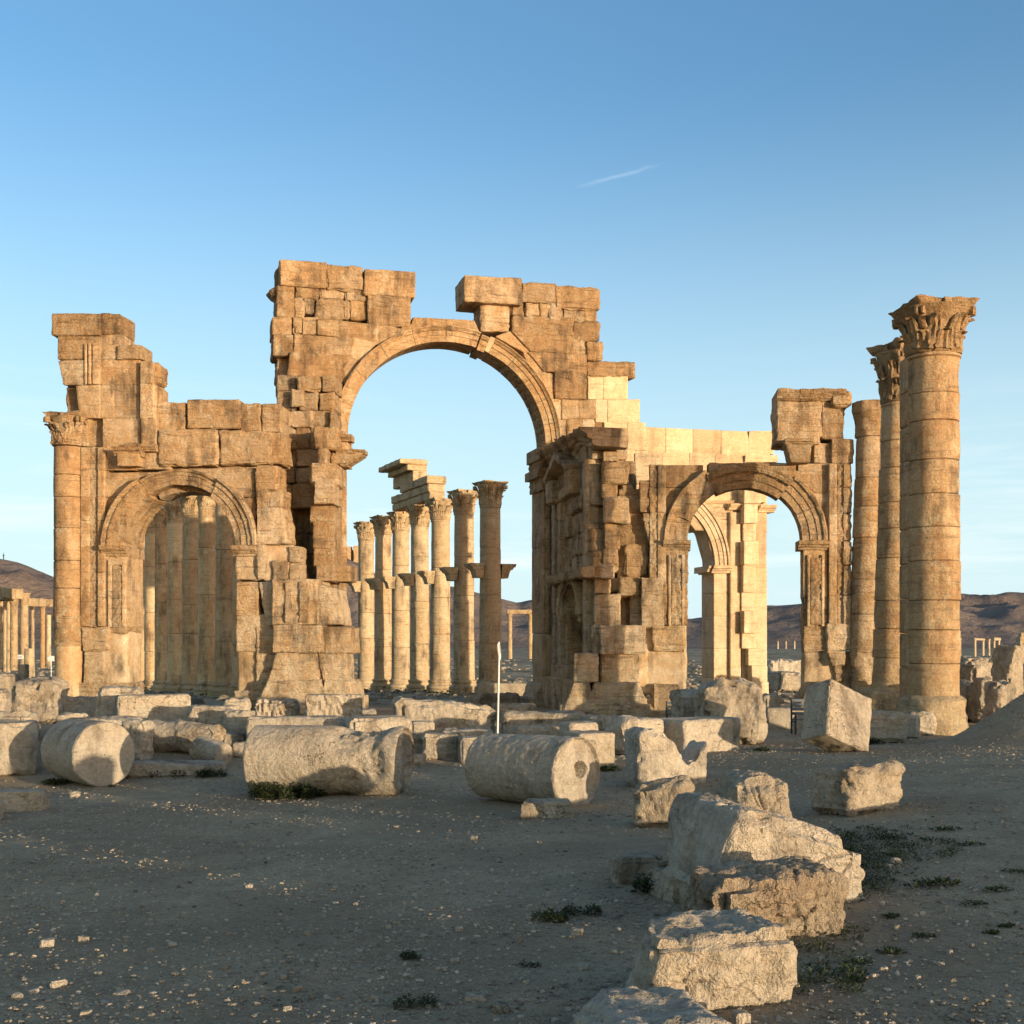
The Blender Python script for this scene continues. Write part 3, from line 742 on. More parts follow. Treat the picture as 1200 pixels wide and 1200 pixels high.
# blocks at the front end of that pier
m = MB()
B_ = lambda *a, **k: b(FL, m, *a, **k)
BL = [(700, 508, 720, 528, -.5, .6, .52, 'cor'), (706, 527, 724, 541, -.4, .5, .5, 'cor'), (705, 540, 737, 567, .1, .5, .5, 'rub'), (704, 562, 723, 584, -.1, .5, .52, 'old'), (707, 583, 738, 613, .35, .42, .46, 'rub'),
      (708, 612, 727, 644, -.1, .46, .56, 'old'), (706, 642, 724, 661, -.15, .36, .52, 'cor'), (679, 663, 697, 677, .6, .4, .52, 'cor'), (695, 661, 720, 678, .5, .34, .52, 'cor'), (727, 566, 741, 590, -.7, .4, .34, 'rub'),
      (724, 600, 740, 660, -1.1, .4, .32, 'rub'), (720, 655, 734, 740, -1.0, .35, .34, 'rub'), (732, 637, 759, 675, -.2, .36, .46, 'rub'), (696, 677, 715, 696, .15, .34, .56, 'cor'), (714, 676, 730, 694, -.5, .3, .38, 'rub'),
      (726, 675, 751, 698, .05, .34, .5, 'rub'), (696, 696, 727, 734, .1, .32, .54, 'cor'), (738, 696, 753, 735, -.3, .32, .5, 'cor'), (738, 582, 752, 640, -.6, .4, .42, 'rub'), (700, 540, 745, 735, -1.4, .4, .34, 'rub'), (724, 572, 768, 640, -.75, .42, .4, 'rub'), (724, 640, 768, 700, -.7, .4, .36, 'rub'), (720, 700, 768, 770, -.6, .38, .4, 'cor'),
      (703, 733, 757, 767, .55, .3, .6, 'cor'), (694, 734, 705, 767, .3, .3, .5, 'cor'), (672, 766, 701, 800, .9, .28, .54, 'cor'), (704, 765, 749, 802, .35, .3, .56, 'cor'), (694, 760, 760, 806, .05, .4, .48, 'pl')]
for a in BL: B_(*a[:4], (min(.22, max(-.32, a[4] * .6)) if a[3] < 733 and a[0] > 690 else a[4]), t=1.5, o=a[5], v=a[6], k=a[7])
q(FL, m, [(688, 834), (763, 834), (748, 800), (696, 800)], .8, o=.3, v=.54, k='cor', t=2.0); q(FL, m, [(658, 836), (700, 836), (690, 800), (672, 800)], 1.2, o=.3, v=.5, k='cor', t=2.0)
q(FL, m, [(654, 846), (764, 846), (762, 826), (656, 826)], 1.1, o=.28, v=.54, k='cor', t=2.4)
part('pier_front', m)

# ------------------------------------------------------------------ right bay
m = MB()
u0, z0 = FL.uz(872.5, 634); ri = FL.uz(940, 634)[0] - u0; ro = FL.uz(969, 634)[0] - u0
K = dict(t=.65)
for y0, y1, xl in ((563, 601, 749), (601, 636, 752), (636, 686, 761)): q(FL, m, [(xl + (8 if y0 > 590 and y0 < 620 else 0), y1), (763, y1), (763, y0), (xl, y0)], .05, o=.48, v=.52, k='cor', **K)
for y0, y1 in ((545, 571), (571, 601), (601, 634), (634, 660), (660, 686)): B_(761.5, y0, 771, y1, .1, o=.48, v=.46, k='carve', **K); B_(770.5, y0, 780.5, y1, .14, o=.46, v=.52, k='ash', **K)
B_(780, 545, 824, 571, -.03, o=.5, v=.44, k='ash', **K)
spandrel(FL, m, u0, z0, (ri + ro) / 2, FL.uz(779, 600)[0], [z0, z0 + .9, FL.uz(800, 571)[1]], -1, -.04, o=.55, v=.44, k='ash')
zt = FL.uz(900, 543)[1]
spandrel(FL, m, u0, z0, (ri + ro) / 2, FL.uz(973, 600)[0], [z0, z0 + .7, z0 + 1.6, zt - .25], 1, -.04, o=.48, v=.52, k='ash'); B_(935, 543, 974, 556, -.04, o=.46, v=.52, k='ash', **K)
B_(830, 542, 934, 556, -.08, o=.5, v=.46, k='old', **K)
# left jamb
B_(778, 640, 806, 690, .03, o=.5, v=.54, k='cor', **K); B_(776, 688, 806, 733, .06, o=.42, v=.54, k='cor', **K); B_(751, 677, 778, 736, .22, o=.4, v=.56, k='cor', **K)
B_(764, 733, 803, 764, .22, o=.36, v=.54, k='rub', **K); B_(750, 730, 805, 815, .0, o=.4, v=.5, k='pl', **K); B_(764, 802, 797, 832, .35, o=.32, v=.54, k='rub', **K); B_(750, 818, 806, 834, .15, o=.3, v=.5, k='cor', **K)
# right jamb and the pilaster next to it
K['t'] = .62; B_(941, 640, 970, 700, .03, o=.5, v=.54, k='ash', **K); B_(941, 699, 970, 765, .02, o=.42, v=.54, k='cor', **K); B_(941, 763, 1000, 818, -.02, o=.4, v=.46, k='pl', **K)
for y0, y1 in ((543, 571), (571, 602), (602, 634), (634, 662), (662, 698), (698, 732)):
    B_(971.5, y0, 981, y1, .14, o=.46, v=.54, k='ash', **K); B_(981, y0, 988, y1, .05, o=.46, v=.44, k='carve', **K); B_(987.5, y0, 998.5, y1, .10 if y0 < 610 else .13, o=.48, v=.5, k='cor', **K)
B_(969, 731, 998, 762, .16, o=.36, v=.54, k='cor', **K); q(FL, m, [(975, 780), (990, 780), (992, 762), (968, 762)], .25, o=.34, v=.52, k='cor', t=1.)
B_(978, 778, 990, 800, .1, o=.34, v=.5, k='cor', t=1.); q(FL, m, [(938, 822), (975, 822), (962, 798), (946, 806)], .3, o=.34, v=.54, k='cor', t=1.5)
# pile of entablature over it
B_(953, 519, 976, 543, -.1, o=.48, v=.48, k='cor', t=1.1); B_(974, 514, 1001, 543, .05, o=.46, v=.54, k='cor', t=1.2)
B_(938, 812, 1000, 838, .08, o=.34, v=.52, k='cor', t=1.); B_(750, 826, 806, 842, .3, o=.3, v=.52, k='cor', t=1.4)
right = part('side_arch_wall', m)
m = MB()
TR = .6
chR = [(a, n * .7) for a, n in chA(ri, ro)]
arc(FL, m, u0, z0, chR, -TR, 180, 119, tint=(.52, .46, 0), amp=.035, joints=3); arc(FL, m, u0, z0, chR, -TR, 52, 0, tint=(.45, .5, 0), amp=.03, joints=2)
arc(FL, m, u0 - .03, z0 - .12, chR, -TR, 118, 53, tint=(.52, .42, 0), amp=.03, joints=1)
for rr_, nn in ((ri + .70 * (ro - ri), .19), (ri + .78 * (ro - ri), .2)):
    for i in range(44):
        a = math.radians(118 - i * 1.5); X, Q = rock(.05, .045, .04, .02, .05, .02, 1, 0, 0); m.add(FL.w(u0 - .03 + rr_ * math.cos(a) + X[:, 0], z0 - .12 + rr_ * math.sin(a) + X[:, 2], nn - X[:, 1]), Q, (.5, .36, 0))
part('archivolt', m, parent=right)
for x0, x1 in ((777, 809), (935, 971)):
    m = MB(); mould(FL, m, x0, x1, 634, corn(.75), -TR, .02, (.45, .46, 0), .02); part('impost', m, parent=right)
for x0, x1 in ((783, 802), (946, 966)):
    m = MB(); b(FL, m, x0 + 4, 654, x1 - 4, 732, .08, t=.12, o=.45, v=.42, k='carve')
    for xa, xb in ((x0, x0 + 3.5), (x1 - 3.5, x1)): b(FL, m, xa, 650, xb, 734, .11, t=.2, o=.42, v=.56, k='ash')
    part('carved_panel', m, parent=right)
m = MB()
b(FL, m, 910, 470, 963, 513, .1, t=1.4, o=.42, v=.54, k='cor'); b(FL, m, 962.5, 470, 989, 514, .02, t=1.2, o=.44, v=.5, k='cor')
mould(FL, m, 910, 990, 458, [(-.36, .0), (-.3, .14), (-.2, .18), (-.12, .3), (0, .34)], -1.2, .05, (.46, .52, 0), .05); b(FL, m, 974, 457, 997, 476, .25, t=1.4, o=.42, v=.54, k='rub')
q(FL, m, [(908, 520), (962, 520), (960, 506), (912, 506)], .2, o=.44, v=.52, k='cor', t=1.4)
part('entablature_blocks', m, parent=right)
m = MB(); mould(FL, m, 919, 952, 515, corn(.6), -.5, .3, (.5, .5, 0), .03); q(FL, m, [(926, 542), (950, 542), (951, 520), (921, 520)], .45, o=.52, v=.44, k='old', t=.9); part('bracket', m, parent=right)
# broken half column right of the bay, leaning a little
D_ = 39.9; c0 = P3(1011, 800, D_); zt_ = EYE + (HZ - 513) / F * D_
rc = 16.2 / F * D_
lx = ((1018.5 - 1011) / F * D_) / (zt_ - c0.z)
m = MB(); drums(m, (c0.x - lx * c0.z, c0.y, 0), EYE + (HZ - 765) / F * D_, zt_, rc, rc * .92, 6, 44, .02, (.5, .54, 0), lean=(lx, 0), ja=.1)
lathe(m, (c0.x, c0.y, 0), dense([(-.9, rc * 1.08), (.3, rc * .96), (EYE + (HZ - 764) / F * D_, rc * .98)], .1), 44, .06, (.34, .54, 0), fr=2.4)
hc2 = part('half_column', m)
m = MB(); z1_ = EYE + (HZ - 472) / F * D_
lathe(m, (c0.x - lx * c0.z, c0.y, 0), dense([(zt_ + .01, rc * .94), (zt_ + .5, rc * 1.0), (zt_ + .72, rc * 1.16), (zt_ + .9, rc * 1.28), (z1_, rc * 1.22)], .08), 44, .05, (.46, .5, 0), lean=(lx, 0), fr=3)
part('capital', m, parent=hc2)

# ------------------------------------------------------------------ restored wall of the rear face
m = MB()
B_ = lambda *a, **k: b(RL, m, *a, **k)
N_ = dict(k='new', t=1.2, ja=.16)
def row(y0, y1, xs, sl=0., o=.4, v=.56, n=0.):
    for xa, xb in zip(xs[:-1], xs[1:]): b(RL, m, xa, y0 + (xa - 752) * sl, xb, y1 + (xa - 752) * sl, n + random.uniform(-.012, .012), slope=(xb - xa) * sl, o=o, v=v, **N_)
row(440.5, 468, (689, 707, 736)); row(468, 495, (698, 712, 750)); row(495, 528, (708, 735, 757), .02)
row(500, 529, (756.5, 780, 812, 845, 877, 903), .045); row(528, 561, (722, 745, 760, 776, 808, 838, 880, 899), .035)
b(RL, m, 744, 531, 776, 565, .06, t=.5, o=.3, v=.52, k='old'); row(560, 592, (722, 750, 780, 815, 856, 899), .02)
row(590, 622, (856, 872, 899), .015); row(620, 664, (856, 872, 898.5), .01)
q(RL, m, [(815, 622), (857, 622), (857, 591), (790, 591)], -.02, o=.45, v=.5, k='old', t=1.1); q(RL, m, [(838, 663), (857, 663), (857, 620), (826, 620)], -.02, o=.35, v=.56, k='new', t=1.1)
for y0, y1 in ((663, 695), (695, 722), (722, 760), (760, 795), (795, 825)): B_(836.5, y0, 857, y1, -.02, o=.3, v=.6, **N_); B_(856, y0, 899, y1, -.06, o=.34, v=.58, **N_)
B_(680, 520, 722, 830, -.05, o=.35, v=.55, **N_)
restored = part('restored_wall', m, M_PALE)
m = MB()
ru = RL.uz(763, 663)[0]; rri = RL.uz(837, 663)[0] - ru; rro = RL.uz(853, 663)[0] - ru; rz = RL.uz(837, 663)[1]
chS = [(a, n * .8) for a, n in chA(rri, rro)]
arc(RL, m, ru, rz, chS, -1.15, 62, 0, 1., (.25, .62, .5), .004, joints=3); arc(RL, m, ru, rz, chS, -1.15, 180, 63, 1., (.5, .5, .2), .01, joints=5)
part('archivolt', m, M_PALE, restored)
for x0, x1, y in ((819, 855, 663),):
    m = MB(); mould(RL, m, x0 + 14, x1, y, corn(.75), -1.2, .04, (.25, .62, .6), .004); mould(RL, m, x0 + 9, x1 - 14, y + .3, corn(.6), -1.25, -.02, (.25, .6, .6), .004); part('impost', m, M_PALE, restored)
m = MB()
for y0, y1 in ((600, 663), (663, 720), (720, 782), (782, 822)): B_(856, y0, 868.5, y1, .16, o=.25, v=.62, **N_)
mould(RL, m, 853.5, 871, 590.5, corn(.6), -.2, .1, (.3, .6, .6), .004); part('pilaster', m, M_PALE, restored)
pm = lambda: part('cornice', m, M_PALE, restored)
m = MB(); mould(RL, m, 812, 858, 587, [(-.14, .02), (-.1, .12), (0, .2)], -.3, 0, (.3, .6, .6), .004); pm(); m = MB(); mould(RL, m, 868, 893, 589.5, [(-.05, .12), (0, .3)], -.3, 0, (.3, .6, .6), .004); pm(); m = MB()
mould(RL, m, 888, 907, 592.5, corn(.7), -1.2, .02, (.3, .6, .6), .004); pm(); m = MB(); mould(RL, m, 872, 910, 534, [(-.28, .10), (-.2, .12), (0, .14)], -1.2, 0, (.3, .62, .6), .003); pm(); m = MB(); mould(RL, m, 877, 907, 505.6, [(-.95, .0), (-.3, .0), (-.2, .06), (0, .12)], -1.2, .0, (.35, .6, .6), .003)
part('cornice', m, M_PALE, restored)
m = MB()
for x0, y0, x1, y1, n in ((872, 572, 892, 590, .55), (872, 590.5, 888, 613, .5), (871, 613.5, 886, 634, .30), (872, 634, 889, 662, .55), (871, 662, 886, 694, .42), (869, 694, 884.5, 716, .26), (872, 716, 889, 742, .55), (869.5, 742, 886, 760, .28),
                          (877, 760, 897.5, 780, .5), (881, 780, 899.5, 799, .62), (883, 799, 901, 818, .7), (869.5, 760, 882, 818, .12), (884, 695, 899, 762, .06)):
    b(RL, m, x0, y0, x1, y1, n, t=n + .5, o=.28, v=.62, k='new', ja=.06)
part('bonding_blocks', m, M_PALE, restored)
# ================================================================== STANDING COLUMNS
def make_column(label, x, y, ztop, r, hcap, group=None, cap=True, base=True, tint=(.4, .54, 0), lean=0., n=5, consoles=(), cz=5.4, wear=.035, seg=36, strip=None, sy=.06, cargs={}, capdark=0., aw=1.42, taper=.88, z0=None, capmat=None):
    zg = gz(x, y) if z0 is None else z0
    t = thing('column', label, 'column', (x, y, zg), group)
    H = ztop - zg; zb = r * 1.5 if base else 0
    m = MB(); zc_ = H - hcap
    drums(m, (0, 0, 0), zb - .1, zc_, r, r * taper, n, seg, .012 + .22 * wear * (wear > .06), tint, (lean, 0), ja=.1, wob=.015)
    lathe(m, (0, 0, 0), [(zc_ - .12, r * taper), (zc_ - .09, r * taper * 1.07), (zc_ - .03, r * taper * 1.07), (zc_, r * taper)], seg, .006, tint, (lean, 0))
    if strip:
        x0, x1, th = strip
        for a, e in zip(np.linspace(zb - .1, zc_, n + 1)[:-1], np.linspace(zb - .1, zc_, n + 1)[1:]):
            X, Q = rock((x1 - x0) / 2, th, (e - a) / 2 - .004, .03, .14, .012, .6, .004, .004)
            z_ = X[:, 2] + (a + e) / 2
            m.add(np.stack([X[:, 0] + (x0 + x1) / 2 + lean * z_, X[:, 1] + sy, z_], 1), Q, jit(tint, .08))
    m.build('shaft', M_COL, t)
    if base:
        m = MB(); f = lambda l: [(a * r, c * r) for a, c in l]
        lathe(m, (0, 0, 0), dense(f([(-.5, 1.42), (.42, 1.42), (.46, 1.36)]), .2), seg, .02, (.36, .52, 0))
        lathe(m, (0, 0, 0), f([(.44, 1.3), (.5, 1.38), (.64, 1.42), (.78, 1.36), (.82, 1.24), (.9, 1.16), (1.05, 1.14), (1.1, 1.2), (1.2, 1.24), (1.3, 1.2), (1.34, 1.08), (1.48, 1.02)]), seg, .02, (.38, .52, 0))
        m.build('base', M_COL, t)
    if cap:
        m = MB(); capital(m, (lean * zc_, 0, 0), zc_, r * taper, hcap, r * taper * aw, (tint[0] + .05, tint[1] - .03 - capdark, 0), wear, seg, rot=.12 if cargs else .5, quality=1, **cargs); m.build('capital', capmat or M_COL, t)
    for ang in consoles:
        m = MB(); ca, sa = math.cos(ang), math.sin(ang)
        hh = r * .62
        prof = [(-hh, 1.5 * r), (-.3 * hh, 1.62 * r), (.1 * hh, 1.72 * r), (.15 * hh, 1.85 * r), (.5 * hh, 1.98 * r), (.55 * hh, 2.1 * r), (hh, 2.18 * r)]
        w_ = .55 * r; V = []; k = len(prof)
        for back in (0, 1):
            for a, l in prof:
                g_ = max(0, l / r - 1.5) * .35 * r
                for sw in (-1, -.33, .33, 1): V.append((.85 * r if back else l, sw * (w_ + g_), a))
        V = np.array(V); V[:, 0] += .02 * pn(V * 3 + x); V[:, 2] += .02 * pn(V * 3 + y)
        I = lambda bk, i, j: bk * 4 * k + i * 4 + j
        Q = [(I(0, i, j), I(0, i, j + 1), I(0, i + 1, j + 1), I(0, i + 1, j)) for i in range(k - 1) for j in range(3)]
        Q += [(I(0, i, j), I(0, i + 1, j), I(1, i + 1, j), I(1, i, j)) for i in range(k - 1) for j in (0, 3)]
        Q += [(I(0, i, j), I(1, i, j), I(1, i, j + 1), I(0, i, j + 1)) for i in (0, k - 1) for j in range(3)]
        z_ = cz - zg
        m.add(np.stack([V[:, 0] * ca - V[:, 1] * sa + lean * z_, V[:, 0] * sa + V[:, 1] * ca, V[:, 2] + z_], 1), Q, tint)
        m.build('bracket', M_COL, t, sharp=30)
    return t

# the row seen through the great arch
px_ = [429, 449, 469.5, 492, 516, 543.6, 574.5]; yt_ = [612, 605, 600, 591.6, 585, 575, 565]
lab = ['farthest and lowest-looking column of the pale row seen through the great arch, with scarred shaft',
       'second column from the far end of the row in the great arch, flaked rough shaft',
       'third column from the far end in the great arch, under the beam end',
       'middle column of the row in the great arch, carrying the tilted piece of beam',
       'fifth column from the far end in the great arch, just right of the broken beam',
       'sixth column in the great arch, sunlit with one bracket, next to the nearest one',
       'nearest column in the great arch, shaded grey with a bracket on each side']
lc = []
to_street = math.atan2(-.40, -.92)
for i in range(7):
    D = 60.5 * 187 / (HZ - yt_[i]); x = (px_[i] - 600) / F * D
    cons = (to_street, to_street + math.pi) if i == 6 else ((to_street,) if i != 1 else (to_street + .5,))
    lc.append(make_column(lab[i], x, D, 9.88, .575, 1.2, 'columns seen through the great arch', tint=(.34, .56 if i < 6 else .48, 0), consoles=cons, cz=5.5 - .02 * i, n=4, wear=.035 + .03 * (i == 1), taper=.9))
# the row seen through the left archway
px2 = [167, 178.5, 191, 206, 224, 243.5, 264, 285]; D2 = [80.8, 76.3, 72.9, 68.2, 64.6, 61.3, 58.3, 55.5]
ordn = ['leftmost and farthest', 'second', 'third', 'fourth', 'fifth', 'sixth', 'seventh', 'nearest, mostly hidden']
for i in range(8):
    x = (px2[i] - 600) / F * D2[i]
    make_column('%s column from the left of the dusky row inside the low left archway' % ordn[i], x, D2[i], 9.9, .50, 1.23, 'columns seen through the low left archway', tint=(.62, [.60, .80, .62, .85, .6, .78, .62, .7][i], .45), n=4, taper=.92)
# tall columns at the right
xA = (1093.5 - 600) / F * 32
make_column('tallest nearest column at the right, thick golden shaft with wide broken capital', xA, 32, 10.80, .685, 1.36, None, tint=(.66, .52, 0), n=11, strip=(-.70, -.2, .34), sy=.30, wear=.08, seg=56, capdark=.18, aw=1.36, cargs=dict(flare=1.16, hollow_=.06), taper=.97, base=False)
xB = (1044 - 600) / F * 36
make_column('slimmer column with dark torn capital just behind the tallest one', xB, 36, EYE + 347 / F * 36, .60, 1.75, None, tint=(.58, .5, 0), n=10, wear=.10, capdark=.2, seg=44, aw=1.38, taper=.86, lean=.028, base=False)
# their worn footings stand free under them
def footing(label, x, y, r, h, zt):
    m = MB(); z = gz(x, y)
    lathe(m, (x, y, 0), dense([(z - .3, r * 1.05), (z + .1, r * 1.04), (zt - .12, r * .96), (zt - .03, r * .84), (zt, r * .74)], .07), 44, .08, (.42, .42, 0), fr=2.2)
    tag(m.build('footing', M_COL, loc=(x, y, z)), label, 'column base')
footing('worn round base under the tallest right-hand column, broken at its edge', xA - .05, 32, .92, .6, EYE + (HZ - 814) / F * 32)
footing('low drum-like base under the slimmer column behind the tallest one', xB - .15, 36, .78, .6, EYE + (HZ - 806) / F * 36)

# tilted length of beam on the row in the great arch
n_ = Vector((-.92, -.40)); al = Vector((-.40, .92))
def beam_box(mb, s0, s1, z0, z1, c0, c1, tint, org, k='old', tilt=.0, chain=None):
    r_, amp, chip, st, gr = KIND[k]
    X, Q = rock((s1 - s0) / 2, (c1 - c0) / 2, (z1 - z0) / 2, r_, .12, amp, chip, st, gr)
    s_ = X[:, 0] + (s0 + s1) / 2; c_ = X[:, 1] + (c0 + c1) / 2; z = X[:, 2] + (z0 + z1) / 2 - tilt * s_
    mb.add(np.stack([org.x + al.x * s_ + n_.x * c_, org.y + al.y * s_ + n_.y * c_, z], 1), Q, tint)
pb = P3(502, 580, 69.4); org = Vector((pb.x, pb.y, 0))
eb = thing('entablature_fragment', 'broken length of carved beam and cornice lying on two columns in the great arch', 'entablature', (pb.x, pb.y, 9.9))
def epart(nm, boxes, **k):
    m = MB()
    for bx in boxes: beam_box(m, *bx[:6], bx[6], org, tilt=-.0)
    return m.build(nm, M_COL, eb, loc=(pb.x, pb.y, 9.9))
epart('architrave', [(-1.4, 5.6, 9.92, 10.35, -.5, .42, (.36, .54, 0)), (-1.4, 5.5, 10.35, 10.8, -.5, .5, (.36, .54, 0)), (-1.5, 3.4, 10.8, 11.25, -.55, .62, (.36, .54, 0))])
epart('frieze', [(1.6, 5.4, 11.25, 11.95, -.5, .4, (.34, .54, 0))])
epart('cornice', [(1.6, 5.4, 11.95, 12.3, -.5, .75, (.36, .54, 0)), (1.5, 5.7, 12.3, 12.6, -.5, 1.25, (.36, .54, 0)), (2.6, 4.9, 12.6, 12.78, -.4, .7, (.36, .54, 0))])

# ================================================================== FALLEN STONES
def put_rock(name, label, cat, x0, x1, yt, yb, depth=.8, yaw=0., kind='block', tint=(.25, .6, 0), D=None, group=None, tilt=0., pitch=0., cuts=0, warp=None, amp=None, sink=.05, res=None, mat=None, taper=0., slope=0., seed=None, carve=0, fis_=None):
    """a stone standing where the photograph shows it; D = distance of its front foot when that is hidden"""
    cpx = (x0 + x1) / 2
    if D is None: g0 = on_ground(cpx, yb); D = g0.y
    elif D < 28: D = min(D + 6, on_ground(cpx, HZ + 2520 / D).y)
    Dc = D + .35 * depth
    W_ = (x1 - x0) / F * Dc
    cx = (cpx - 600) / F * Dc
    zg = gz(cx, Dc)
    zt = EYE + (HZ - yt) / F * (Dc + (.25 * depth if yt > HZ else 0))
    H = max(.012, zt - zg) + sink
    w = max(.12, (W_ - depth * abs(math.sin(yaw))) / max(.3, abs(math.cos(yaw))))
    size = max(w, H)
    r, am, ch, st, gr, f0 = {'block': (.10 * min(H, w), .035 * min(H, w), .9, .0, .006, 2.), 'boulder': (.42 * min(H, w), .10 * min(H, w), .8, 0, .012, 1.9 / max(.5, min(H, w))),
                         'rough': (.16 * min(H, w), .06 * min(H, w), 1.2, .015, .012, 2.0 / max(.5, min(H, w))), 'strata': (.12 * min(H, w), .05 * min(H, w), 1., .03, .008, 2.), 'cut': (.05, .012, .7, 0, .004, 2.)}[kind]
    if amp is not None: am = amp
    res = res or max(.012, min(.07, 1.5 * D / 1195))
    fis = None
    if kind in ('rough', 'boulder') and size > .3: fis = (max(.16, .42 * min(H, w)), .032 * min(H, w) ** .5 * min(1, min(H, w) + .4), .07)
    rng = np.random.default_rng(_seed[0] + 100)
    def wp(X, h):
        X = X.copy()
        t = (X[:, 2] / h[2] + 1) / 2
        if taper: X[:, 0] *= 1 - taper * t; X[:, 1] *= 1 - taper * t
        if slope: X[:, 2] += slope * X[:, 0] * t
        for _ in range(cuts):
            nrm = rng.normal(size=3); nrm[2] = abs(nrm[2]) * .8; nrm /= np.linalg.norm(nrm)
            d = (np.abs(nrm) * h).sum() * rng.uniform(.62, .82)
            ex = np.maximum(0, X @ nrm - d); X -= ex[:, None] * nrm * .93
        if warp: X = warp(X, h)
        return X
    X, Q = rock(w / 2, depth / 2, H / 2, r, res, am, ch, st, gr, warp=wp, f0=f0, fis=fis if fis_ is None else fis_)
    if kind in ('boulder', 'rough'):
        S = X * 3.2 / max(.4, size) + _seed[0] * 2.7
        rid = 1 - np.abs(pn(S * 1.5)) * 2.2
        X = X - np.array([0, .5, .4]) * (np.maximum(0, rid - .75) * .05 * min(H, w))[:, None]
    if carve: X[:, 1] += carve * pn(X * 11) * (X[:, 1] < -.3 * depth)
    if pitch:
        c, s_ = math.cos(pitch), math.sin(pitch); X = np.stack([X[:, 0], X[:, 1] * c - X[:, 2] * s_, X[:, 1] * s_ + X[:, 2] * c], 1)
    if tilt:
        c, s_ = math.cos(tilt), math.sin(tilt); X = np.stack([X[:, 0] * c + X[:, 2] * s_, X[:, 1], -X[:, 0] * s_ + X[:, 2] * c], 1)
    c, s_ = math.cos(yaw), math.sin(yaw)
    X = np.stack([X[:, 0] * c - X[:, 1] * s_, X[:, 0] * s_ + X[:, 1] * c, X[:, 2]], 1)
    # keep the size seen: fit the turned stone into its width and height
    wx = X[:, 0].max() - X[:, 0].min(); X[:, 0] *= W_ / wx; X[:, 0] -= (X[:, 0].max() + X[:, 0].min()) / 2
    hz_ = X[:, 2].max() - X[:, 2].min(); X[:, 2] *= H / hz_; X[:, 2] -= X[:, 2].min() + sink
    m = MB(); m.add(X, Q, tint)
    o = m.build(name, mat or M_ROCK); o.location = (cx, Dc, zg)
    return tag(o, label, cat, group)

def put_drum(label, px, pyb, length, r0, r1, yaw, tint=(.25, .6, 0), rough=.02, pitch=0., hole=None, seg=96, name='column_drum', endw=0., chip=None, D=None):
    """a fallen drum lying on the ground; yaw = direction its near end points (0 = right, negative = towards the camera)"""
    g0 = on_ground(px, pyb) if D is None else Vector(((px - 600) / F * D, D, gz((px - 600) / F * D, D)))
    k_ = g0.y / (2520 / (pyb - HZ)); r0 *= k_; r1 *= k_; length *= k_
    if hole: hole = tuple(h_ * k_ for h_ in hole)
    R_ = max(r0, r1)
    c = Vector((g0.x, g0.y + R_ * .55, 0)); c.z = gz(c.x, c.y) + R_ - .03
    m = MB()
    ns = max(30, int(length / .025)); xs = np.linspace(-length / 2, length / 2, ns)
    rr = r0 + (r1 - r0) * (xs / length + .5)
    bev = .05 * R_
    edge = np.minimum(xs - xs[0], xs[-1] - xs)
    rr = rr - np.where(edge < bev, (bev - edge) * .8, 0)
    caps = np.linspace(0, 1, 22)[1:-1]
    prof = [(xs[0], rr[0] * t) for t in [.02, *caps]] + list(zip(xs, rr)) + [(xs[-1], rr[-1] * t) for t in [*caps[::-1], .02]]
    pr = np.array(prof); th = np.linspace(0, 2 * np.pi, seg, endpoint=False); k = len(pr)
    V = np.stack([pr[:, 0][:, None] + 0 * th, pr[:, 1][:, None] * np.cos(th), pr[:, 1][:, None] * np.sin(th)], -1).reshape(-1, 3)
    _seed[0] += 1; S = V + _seed[0] * np.array([3.1, 5.9, 2.3])
    cap_lo = np.repeat(np.arange(k) < 21, seg); cap_hi = np.repeat(np.arange(k) >= k - 21, seg)
    d = rough * fbm(S * 2.4, 3) + .006 * pn(S * 12) + .004 * pn(S * 28)
    if chip:  # a broken stretch near one end
        m_ = ss(chip[0], chip[1], V[:, 0] / length + .25 * pn(S * 2)) * ss(-.2, .45, pn(S * 1.6 + 4) + .3)
        d = d - m_ * (.05 + .06 * np.abs(pn(S * 4)) + .03 * np.abs(pn(S * 9))) * R_ / .4
    rad = V * np.array([0, 1, 1]); rad /= np.maximum(np.linalg.norm(rad, axis=1), 1e-6)[:, None]
    side = ~(cap_lo | cap_hi)
    V = V + rad * (d * (side | (np.linalg.norm(V[:, 1:], axis=1) > .9 * R_)))[:, None]
    e_ = (rough * .5 + endw) * fbm(S * 3, 4) + .006 * pn(S * 14)
    V[:, 0] += np.where(cap_hi, e_, 0) + np.where(cap_lo, e_, 0)
    if endw: V[:, 0] -= np.where(cap_hi, endw * 1.2 * (np.linalg.norm(V[:, 1:], axis=1) / R_) ** 3, 0)
    if hole:
        hy, hz_, hr = hole; dd = np.hypot(V[:, 1] - hy, V[:, 2] - hz_); V[:, 0] -= np.where(cap_hi, .32 * (1 - ss(hr * .7, hr * 1.15, dd)), 0)
    i = np.arange(k - 1)[:, None]; j = np.arange(seg)[None]; j2 = (j + 1) % seg
    Q = np.stack([i * seg + j, (i + 1) * seg + j, (i + 1) * seg + j2, i * seg + j2], -1).reshape(-1, 4)
    c1, s1 = math.cos(pitch), math.sin(pitch); V = np.stack([V[:, 0] * c1 + V[:, 2] * s1, V[:, 1], -V[:, 0] * s1 + V[:, 2] * c1], 1)
    c1, s1 = math.cos(yaw), math.sin(yaw); V = np.stack([V[:, 0] * c1 - V[:, 1] * s1, V[:, 0] * s1 + V[:, 1] * c1, V[:, 2]], 1)
    m.add(V, Q, tint)
    o = m.build(name, M_ROCK); o.location = c
    return tag(o, label, 'column drum')

